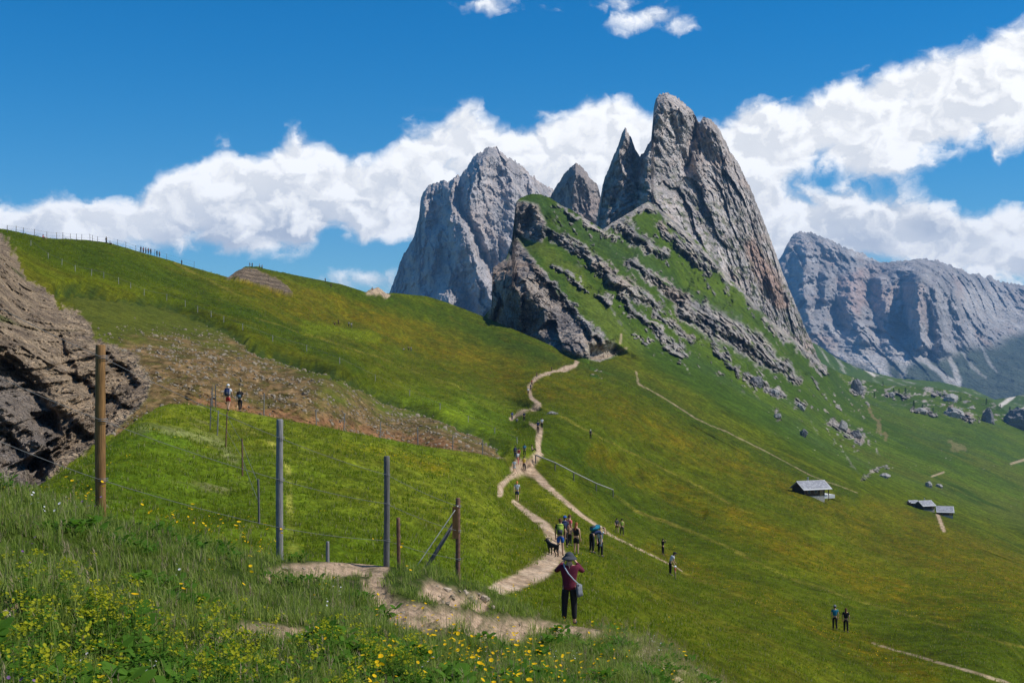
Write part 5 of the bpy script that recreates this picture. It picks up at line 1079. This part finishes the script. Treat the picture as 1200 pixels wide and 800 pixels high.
def person(u, v, px, head, pose, top, bottom, hair, label, g='C', hat=None, shorts=False, sleeves='short', pack=None, group=None, detail=None, long_hair=False, lift=0.0, wide=1.0, tail=False, coat=False, child=False):
    """head: facing, degrees clockwise from away-from-camera"""
    p = on(u, v, g); p.z += lift; h = px*p.y/F*(1.0); nat = {'sit': .95, 'bend': 1.25, 'lean': 1.60}.get(pose, 1.70)
    S = h/nat; S = min(max(S, .6 if child else .86), 1.12) if px > 9 else min(max(S, .9), 1.25)
    detail = px >= 24 if detail is None else detail
    root = empty('person', p, -math.radians(head)); root.scale = (S*wide, S*wide, S); tag(root, label, 'person', group)
    J = pose_joints(pose); V_ = []; E_ = []; R_ = []; ix = {}
    def add(k, r, par=None, co=None):
        ix[k] = len(V_); V_.append(co or J[k]); R_.append(r)
        if par is not None: E_.append((ix[par], ix[k]))
    add('pel', (.135, .105)); add('wai', (.12, .09), 'pel'); add('che', (.145, .105), 'wai'); add('nck', (.052, .052), 'che'); add('hb', (.062, .07), 'nck'); add('hm', (.078, .095), 'hb'); add('ht', (.055, .065), 'hm')
    if detail: hm = J['hm']; add('no', .014, 'hm', (hm[0], hm[1]+.108, hm[2]-.012)); 
    for n in 'lr':
        s = -1 if n == 'l' else 1
        add('sh'+n, .058, 'che'); add('el'+n, .042, 'sh'+n); add('wr'+n, .028, 'el'+n); add('hd'+n, (.034, .026) if detail else .034, 'wr'+n)
        if detail:
            w = Vector(J['wr'+n]); hd = Vector(J['hd'+n]); d = (hd-w).normalized(); sd_ = d.cross(Vector((0, 0, 1))); sd_ = sd_.normalized() if sd_.length > .3 else Vector((0, 1, 0)); fw = sd_.cross(d).normalized()
            for q, (o_, L_) in enumerate(((-.03, .062), (-.010, .075), (.010, .07), (.03, .055))):
                a = hd+sd_*o_+d*.03; add('f%s%d' % (n, q), .0095, 'hd'+n, tuple(a)); add('g%s%d' % (n, q), .008, 'f%s%d' % (n, q), tuple(a+d*L_*.75+fw*.02))
            a = hd-d*.02+sd_*.045; add('t'+n, .011, 'hd'+n, tuple(a)); add('u'+n, .009, 't'+n, tuple(a+sd_*.015+d*.045))
        add('hp'+n, .085, 'pel'); add('kn'+n, .056, 'hp'+n); add('an'+n, .038, 'kn'+n); add('to'+n, (.038, .028), 'an'+n)
    skinned('body', V_, E_, R_, SKIN, root, 1)
    def lerpj(a, b, t): return tuple(Vector(J[a]).lerp(Vector(J[b]), t))
    # top
    Vt = [J['pel'] if coat else lerpj('pel', 'wai', .35), J['wai'], J['che'], lerpj('che', 'nck', .62)]; Rt = [(.165, .13), (.15, .115), (.175, .13), (.085, .08)]; Et = [(0, 1), (1, 2), (2, 3)]
    if coat: Vt.insert(0, tuple(Vector(J['pel'])-Vector((0, 0, .10)))); Rt.insert(0, (.175, .145)); Et = [(0, 1), (1, 2), (2, 3), (3, 4)]
    ci = 2 + (1 if coat else 0)
    for n in 'lr':
        a = len(Vt); Vt.append(J['sh'+n]); Rt.append(.072); Et.append((ci, a))
        if sleeves != 'none':
            Vt.append(lerpj('sh'+n, 'el'+n, .6 if sleeves == 'short' else 1)); Rt.append(.060 if sleeves == 'short' else .056); Et.append((a, a+1))
            if sleeves == 'long': Vt.append(lerpj('el'+n, 'wr'+n, .93)); Rt.append(.043); Et.append((a+1, a+2))
    skinned('jacket' if coat else 'shirt', Vt, Et, Rt, cm(top), root, 1)
    # bottoms
    t0 = len(Vt); Vb = [lerpj('pel', 'wai', .4), J['pel']]; Rb = [(.145, .11), (.158, .125)]; Eb = [(0, 1)]
    for n in 'lr':
        a = len(Vb); Vb.append(J['hp'+n]); Rb.append(.102); Eb.append((1, a))
        if shorts: Vb.append(lerpj('hp'+n, 'kn'+n, .78)); Rb.append(.088); Eb.append((a, a+1))
        else: Vb += [J['kn'+n], lerpj('kn'+n, 'an'+n, .9)]; Rb += [.072, .056]; Eb += [(a, a+1), (a+1, a+2)]
    skinned('shorts' if shorts else 'trousers', Vb, Eb, Rb, cm(bottom), root, 1)
    if px > 11:
        for n in 'lr':
            skinned('shoe', [J['an'+n], lerpj('an'+n, 'to'+n, .5), J['to'+n]], [(0, 1), (1, 2)], [.052, .05, (.05, .034)], cm('charcoal'), root, 1)
    hm = J['hm']; tilt = .05 if pose == 'bend' else .0
    c = (hm[0], hm[1]-.018, hm[2]+.018)
    ring_cap('hair', c, .092, .106, .108, cm(hair), root, z_cut=-.35, tilt=.05)
    if long_hair:
        nk = J['nck']; skinned('long_hair', [(hm[0], hm[1]-.07, hm[2]+.02), (nk[0], nk[1]-.09, nk[2]+.02), (nk[0]+.01, nk[1]-.11, nk[2]-.14)], [(0, 1), (1, 2)], [(.075, .05), (.075, .04), (.04, .025)], cm(hair), root, 1)
    if hat:
        kind, hc = hat; hcm = cm(hc); cc = (hm[0], hm[1]-.01, hm[2]+.035)
        ring_cap('hat' if kind == 'brim' else 'cap', cc, .104, .118, .112, hcm, root, z_cut=.12)
        if kind == 'brim': brim('hat_brim', (cc[0], cc[1], cc[2]+.018), .10, .168, hcm, root, .075)
        else: brim('cap_visor', (cc[0], cc[1]+.03, cc[2]+.02), .10, .18, hcm, root, .02, True)
    if detail:
        for s in (-1, 1):
            bm = bmesh.new(); bmesh.ops.create_icosphere(bm, subdivisions=1, radius=.011, matrix=Matrix.Translation((s*.032, hm[1]+.092, hm[2]+.012))); bm_obj('eye', bm, cm('black'), root)
            bm = bmesh.new(); bmesh.ops.create_icosphere(bm, subdivisions=1, radius=.022, matrix=Matrix.Translation((s*.083, hm[1]-.005, hm[2]-.005)) @ Matrix.Diagonal((.5, .8, 1.4, 1))); bm_obj('ear', bm, SKIN, root)
        bm = bmesh.new(); box(bm, (0, hm[1]+.088, hm[2]-.055), (.045, .01, .010)); bm_obj('mouth', bm, cm('red'), root)
    if pack:
        pc, plab = pack; che = Vector(J['che']); wai = Vector(J['wai']); ax_ = (che-wai).normalized(); bk = Vector((0, -ax_.z, ax_.y)); M = Matrix.Identity(4)
        mid = wai.lerp(che, .62)+bk*.20
        for i, q in enumerate((Vector((1, 0, 0)), -bk, ax_)): M[0][i], M[1][i], M[2][i] = q.x, q.y, q.z
        M[0][3], M[1][3], M[2][3] = mid.x, mid.y, mid.z
        WM = Matrix.Translation(p) @ Matrix.Rotation(-math.radians(head), 4, 'Z') @ Matrix.Diagonal((S*wide, S*wide, S, 1)) @ M
        r2 = bpy.data.objects.new('backpack', None); COL.objects.link(r2); r2.matrix_world = WM; tag(r2, plab, 'backpack'); r2.empty_display_size = .2
        def pk(name, c, s, mm, bv=.05):
            bm = bmesh.new(); box(bm, c, s); bmesh.ops.bevel(bm, geom=bm.edges[:], offset=bv*min(s)*4, segments=2, affect='EDGES'); return bm_obj(name, bm, mm, r2, True)
        pk('bag_body', (0, 0, 0), (.30, .18, .46), cm(pc)); pk('front_pocket', (0, -.105, -.08), (.23, .06, .22), cm('charcoal' if pc != 'black' else 'slate')); pk('top_lid', (0, .0, .235), (.27, .17, .07), cm(pc))
        for s in (-1, 1):
            bm = bmesh.new(); tube(bm, [(s*.09, .08, .2), (s*.10, .16, .22), (s*.11, .30, .12), (s*.12, .29, -.05), (s*.13, .12, -.18)], .018, 5); bm_obj('strap', bm, cm('black'), r2)
    return root, p, S
PP = person
r, p, S = PP(667, 731, 83, 4, 'photo', 'maroon', 'black', 'black', 'woman in maroon jacket and dark bucket hat raising a camera, back turned, on the near path', 'A', hat=('brim', 'charcoal'), sleeves='long', coat=True, wide=1.12)
r['label'] = 'person in maroon jacket and dark sun hat photographing the view from the near path'
def camera_prop(p, S, head, z, y, label):
    M = Matrix.Translation(p) @ Matrix.Rotation(-math.radians(head), 4, 'Z') @ Matrix.Scale(S, 4)
    o = bpy.data.objects.new('camera_in_hands', None); COL.objects.link(o); o.matrix_world = M; tag(o, label, 'camera'); o.name = 'handheld_camera'
    bm = bmesh.new(); box(bm, (0, y, z), (.13, .06, .085)); box(bm, (0, y, z+.052), (.05, .05, .03)); bm_obj('camera_body', bm, cm('black'), o)
    bm = bmesh.new(); tube(bm, [(0, y+.03, z), (0, y+.11, z)], .036, 10); bm_obj('lens', bm, cm('black'), o)
camera_prop(p, S, 4, 1.56, .34, 'black camera held up by the person in the maroon jacket')
def shoulder_bag(p, S, head):
    M = Matrix.Translation(p) @ Matrix.Rotation(-math.radians(head), 4, 'Z') @ Matrix.Diagonal((S*1.12, S*1.12, S, 1)); o = bpy.data.objects.new('shoulder_bag', None); COL.objects.link(o); o.matrix_world = M
    tag(o, 'grey cloth shoulder bag hanging at the hip of the person in maroon', 'bag')
    bm = bmesh.new(); vs = [bm.verts.new(q) for q in [(.17, -.16, .98), (.27, -.06, .98), (.30, -.03, .72), (.20, -.19, .70), (.15, -.10, 1.0), (.22, 0, 1.0), (.27, .03, .72), (.15, -.12, .70)]]
    for f in ((0, 1, 2, 3), (5, 4, 7, 6), (4, 0, 3, 7), (1, 5, 6, 2), (3, 2, 6, 7), (4, 5, 1, 0)): bm.faces.new([vs[i] for i in f])
    bmesh.ops.subdivide_edges(bm, edges=bm.edges[:], cuts=2, use_grid_fill=True)
    for q in bm.verts: q.co += Vector((random.uniform(-.006, .006), random.uniform(-.008, .008), 0))
    bm_obj('bag_body', bm, cm('grey'), o, True)
    bm = bmesh.new(); tube(bm, [(.22, -.13, .98), (.10, -.19, 1.12), (-.02, -.19, 1.27), (-.10, -.14, 1.41), (-.12, -.02, 1.475), (-.08, .13, 1.40)], .014, 6); bm_obj('strap', bm, cm('palegrey'), o, True)
shoulder_bag(p, S, 4)
PP(657, 651, 44, 5, 'stand', 'black', 'blue', 'brown', 'man in black tee and bright blue shorts with a lime backpack on the wide path', shorts=True, pack=('lime', 'lime green backpack worn by the man in bright blue shorts'))
PP(661.5, 642, 37, 12, 'stand', 'charcoal', 'black', 'brown', 'hiker in blue cap half hidden behind the man with the lime backpack', hat=('cap', 'blue'), pack=('navy', 'dark blue backpack on the hiker in the blue cap'))
PP(667.5, 640, 37, 60, 'stand', 'pink', 'black', 'brown', 'hiker in coral pink tee and black trousers facing right beside the path', sleeves='short')
PP(675, 650, 38, 35, 'hip', 'black', 'black', 'ginger', 'woman with long ginger hair in black vest and black shorts', shorts=True, sleeves='none', long_hair=True)
PP(693, 648, 30, 55, 'bend', 'navy', 'black', 'blond', 'blond hiker bending forward under a turquoise backpack', pack=('teal', 'large turquoise backpack on the bending blond hiker'))
r, p, S = PP(703.5, 653, 36, 40, 'phone', 'palegrey', 'black', 'blond', 'man in pale tee and beige cap holding a camera up, jacket tied at the waist', hat=('cap', 'beige'))
bm = bmesh.new()
for s in (-1, 1):
    vs = [bm.verts.new((s*.03, -.14, 1.04)), bm.verts.new((s*.17, -.07, 1.04)), bm.verts.new((s*.19, -.09, .66)), bm.verts.new((s*.04, -.17, .62)), bm.verts.new((s*.10, -.20, .84))]; bm.faces.new((vs[0], vs[1], vs[2], vs[4])); bm.faces.new((vs[0], vs[4], vs[2], vs[3]))
bmesh.ops.solidify(bm, geom=bm.faces[:], thickness=.02); bm_obj('tied_jacket', bm, cm('slate'), r, True)
camera_prop(p, S, 40, 1.58, .34, 'small dark camera held by the man in the beige cap')
PP(722, 625, 18, 170, 'walk', 'charcoal', 'brown', 'black', 'hiker in dark red and black walking up the narrow right hand trail', sleeves='short', shorts=True)
PP(728.5, 628, 20, 175, 'walk', 'lime', 'black', 'black', 'hiker in lime top walking up the trail behind a companion in dark red', sleeves='none')
PP(776, 650, 19, 60, 'phone', 'black', 'black', 'black', 'person all in black standing above the trail taking a photo', sleeves='long')
PP(785, 674, 27, 80, 'lean', 'white', 'black', 'black', 'man in white tee and dark cap stooping over a small child on the slope', hat=('cap', 'black'))
PP(791.5, 679, 14.5, 100, 'stand', 'red', 'khaki', 'blond', 'small child with white sun hat and red top beside the stooping man', hat=('brim', 'white'), child=True)
PP(979, 739, 29.5, 8, 'stand', 'teal', 'black', 'black', 'man in teal tee and grey cap walking away on the low meadow', hat=('cap', 'grey'))
PP(991.5, 741, 29, 20, 'stand', 'black', 'black', 'brown', 'long haired woman in black beside the man in the teal tee', long_hair=True, sleeves='short')
PP(598.5, 588, 24.5, 5, 'walk', 'palegrey', 'navy', 'orange', 'walker in pale grey tee and navy shorts with orange hair on the bending path', shorts=True)
PP(267, 482, 31, 5, 'walk', 'white', 'red', 'blond', 'man in white cap and red shorts with a blue backpack on the grassy knoll', 'B', hat=('cap', 'white'), shorts=True, pack=('navy', 'blue backpack on the man in red shorts'))
PP(281, 483, 28, 0, 'walk', 'black', 'black', 'blond', 'blond hiker in black with a small black backpack on the grassy knoll', 'B', pack=('black', 'small black backpack on the blond hiker in black'))
PP(604, 538, 16, 10, 'stand', 'navy', 'navy', 'black', 'hiker in navy at the back of the group at the path junction', pack=('navy', 'navy backpack at the path junction, on the hiker in navy'))
PP(608, 540, 15.5, 20, 'stand', 'red', 'black', 'black', 'hiker in red top in the middle of the group at the path junction')
PP(606.5, 544.5, 13, 0, 'stand', 'white', 'pink', 'brown', 'hiker in white tee behind the pale grey one at the path junction')
PP(602.5, 555, 15.5, 0, 'walk', 'palegrey', 'palegrey', 'brown', 'walker in pale grey shirt and shorts lowest in the junction group', shorts=True)
PP(614, 535, 13, 0, 'walk', 'blue', 'black', 'black', 'hiker in bright blue tee at the right of the junction group', pack=('teal', 'blue backpack on the hiker in the bright blue tee'))
PP(614, 553, 18.5, 180, 'walk', 'yellow', 'black', 'black', 'hiker in yellow and black coming down towards the camera at the junction', sleeves='none')
PP(623, 529.5, 7, 90, 'sit', 'beige', 'black', 'brown', 'person sitting on the grass just left of the path bend')
PP(631, 508, 16, 5, 'walk', 'navy', 'black', 'black', 'hiker in navy on the path above the handrail, in front of a pale hiker')
PP(634.5, 502, 13, 5, 'walk', 'white', 'black', 'brown', 'hiker in white beside the navy one on the path above the handrail')
PP(692.5, 514.5, 11.5, 20, 'stand', 'charcoal', 'black', 'white', 'lone dark hiker with pale cap standing off the path on open meadow')
PP(600, 493, 7, 0, 'walk', 'blue', 'navy', 'black', 'tiny hiker in blue at the lower bend of the zigzag')
PP(606, 494.5, 5, 0, 'sit', 'grey', 'grey', 'brown', 'tiny person sitting between two hikers below the zigzag')
PP(614, 494, 7.5, 10, 'walk', 'navy', 'black', 'black', 'tiny dark hiker right of the lower zigzag bend')
for (u, v, px, t, b, lab) in [(619, 462.5, 8, 'white', 'black', 'hiker in white and black on the steep part of the zigzag'), (621.5, 457.5, 7, 'navy', 'black', 'dark hiker directly above the one in white on the zigzag'), (622.5, 452, 6.5, 'red', 'black', 'hiker in red near the top turn of the zigzag'), (628.5, 442.5, 6, 'brown', 'charcoal', 'tiny brown hiker where the zigzag path turns right'), (646, 434.5, 5.5, 'black', 'black', 'tiny dark hiker near the end of the zigzag by the crag')]:
    PP(u, v, px, 0, 'walk', t, b, 'brown', lab, group='hikers strung along the zigzag path')
G1 = 'people on the left hilltop skyline'
for (u, v, px, t, b, ps, lab) in [(50, 280, 6, 'red', 'beige', 'sit', 'person in red sitting by the skyline fence'), (124.5, 286, 5.5, 'black', 'black', 'stand', 'dark person at the fence where the hilltop starts to fall'), (129, 287, 4.5, 'black', 'brown', 'sit', 'seated person just right of the dark one on the hilltop'),
    (165, 296.5, 7, 'navy', 'black', 'stand', 'leftmost of the row of people standing on the skyline'), (168.5, 297, 6.5, 'pink', 'black', 'stand', 'second from left in the skyline row'), (171, 297.5, 6.5, 'white', 'black', 'stand', 'third from left in the skyline row, pale top'), (173.3, 298, 6.5, 'red', 'navy', 'stand', 'fourth from left in the skyline row, red top'), (176, 298.6, 7, 'black', 'black', 'stand', 'rightmost of the tight skyline row, all in black'),
    (184, 300.5, 7, 'charcoal', 'black', 'stand', 'left one of the skyline pair apart from the row'), (186.5, 301, 7, 'beige', 'black', 'stand', 'right one of the skyline pair apart from the row'), (212.5, 311.5, 6, 'black', 'charcoal', 'stand', 'solitary dark person lower down the skyline')]:
    PP(u, v, px, 90 if ps == 'sit' else 20, ps, t, b, 'black', lab, group=G1)
G2 = 'tiny figures around the rock outcrop and orange meadow'
for (u, v, px, t, b, ps, lab) in [(293, 313.5, 6, 'palegrey', 'palegrey', 'stand', 'leftmost pale figure on top of the rock outcrop'), (296, 313.8, 6, 'slate', 'black', 'stand', 'dark figure second from left on the rock outcrop'), (304, 315, 5.5, 'white', 'slate', 'stand', 'white figure third from left on the rock outcrop'), (307, 315.5, 5, 'palegrey', 'black', 'stand', 'rightmost figure on the rock outcrop'), (381.5, 331, 5.5, 'navy', 'black', 'stand', 'lone dark figure on the skyline right of the outcrop'), (388, 337.5, 4, 'black', 'black', 'stand', 'small dark figure on grass just below the skyline one'),
    (436, 340, 4, 'beige', 'brown', 'sit', 'person sitting on the small knob of rock on the ridge'), (392, 381, 4, 'brown', 'black', 'sit', 'person sitting at the left of the four in the orange meadow'), (397, 381, 5.5, 'black', 'black', 'stand', 'dark standing one of the four in the orange meadow'), (408, 383, 6.5, 'palegrey', 'black', 'stand', 'pale standing one of the four in the orange meadow'), (412, 385, 7, 'white', 'khaki', 'stand', 'rightmost, white shirted of the four in the orange meadow'),
    (472.5, 410.5, 3.5, 'white', 'brown', 'sit', 'white figure sitting left of the pair lower in the meadow'), (479, 411.5, 6, 'beige', 'black', 'stand', 'left one of the standing pair lower in the meadow'), (481.5, 412, 6, 'palegrey', 'slate', 'stand', 'right one of the standing pair lower in the meadow')]:
    PP(u, v, px, 15, ps, t, b, 'brown', lab, group=G2)
G3 = 'hikers on the path under the crag'
for (u, v, px, t, lab) in [(707, 419.5, 4, 'red', 'tiny reddish hiker at the foot of the crag'), (712, 419, 4, 'black', 'tiny dark hiker just right of the reddish one under the crag'), (731, 409, 4, 'brown', 'tiny hiker at the bend where the path leaves the crag')]:
    PP(u, v, px, 90, 'walk', t, 'black', 'brown', lab, 'R', group=G3)
PP(1064, 591, 5, 30, 'stand', 'black', 'black', 'black', 'tiny dark figure left of the low shed'); PP(1067.5, 591.5, 4.5, 30, 'stand', 'charcoal', 'black', 'black', 'tiny figure right beside the dark one near the shed')

# the black dog
def dog():
    p = on(648, 651, 'C'); root = empty('dog', p, math.radians(35)); root.scale = (1, 1, 1); tag(root, 'black dog standing at the left edge of the wide path', 'dog')
    V_ = [(0, -.26, .46), (0, -.05, .46), (0, .2, .47), (0, .34, .56), (0, .44, .64), (0, .56, .61), (0, .64, .59), (0, -.38, .50), (0, -.5, .60)]; E_ = [(0, 1), (1, 2), (2, 3), (3, 4), (4, 5), (5, 6), (0, 7), (7, 8)]; R_ = [(.085, .10), (.085, .10), (.10, .14), (.065, .075), (.065, .065), (.035, .035), (.022, .022), (.02, .02), (.012, .012)]
    for s in (-1, 1):
        a = len(V_); V_ += [(s*.07, .20, .36), (s*.07, .17, .20), (s*.07, .20, .04), (s*.07, .25, .02)]; R_ += [.045, .025, .02, .022]; E_ += [(2, a), (a, a+1), (a+1, a+2), (a+2, a+3)]
        a = len(V_); V_ += [(s*.07, -.24, .36), (s*.07, -.18, .24), (s*.07, -.30, .15), (s*.07, -.27, .04), (s*.07, -.22, .02)]; R_ += [.055, .035, .02, .02, .022]; E_ += [(0, a), (a, a+1), (a+1, a+2), (a+2, a+3), (a+3, a+4)]
        a = len(V_); V_ += [(s*.05, .42, .72), (s*.06, .41, .76)]; R_ += [.02, .01]; E_ += [(4, a), (a, a+1)]
    skinned('body', V_, E_, R_, mat('dog_fur', (.012, .012, .013), .7, var=.2, scale=40), root, 1)
dog()
# ------------------------------------------------------------------ the air: one closed box of thin haze round everything
def haze():
    x, y0, y1, z0, z1 = 6600, -2600, 8300, -620, 760
    v = [(-x, y0, z0), (x, y0, z0), (x, y1, z0), (-x, y1, z0), (-x, y0, z1), (x, y0, z1), (x, y1, z1), (-x, y1, z1)]
    f = [(0, 3, 2, 1), (4, 5, 6, 7), (0, 1, 5, 4), (1, 2, 6, 5), (2, 3, 7, 6), (3, 0, 4, 7)]
    m = bpy.data.materials.new('mountain_air'); m.use_nodes = True; t = NT(m.node_tree); t.n.clear()
    pv = t.new('ShaderNodeVolumePrincipled'); pv.inputs['Color'].default_value = (0.24, 0.55, 1.0, 1); pv.inputs['Density'].default_value = 5.6e-5
    pv.inputs['Anisotropy'].default_value = 0.0
    t.l.new(pv.outputs[0], t.new('ShaderNodeOutputMaterial').inputs['Volume'])
    o = mesh_obj('haze', v, f, m); tag(o, 'thin blue summer haze filling the mountain air', kind='stuff')
haze()
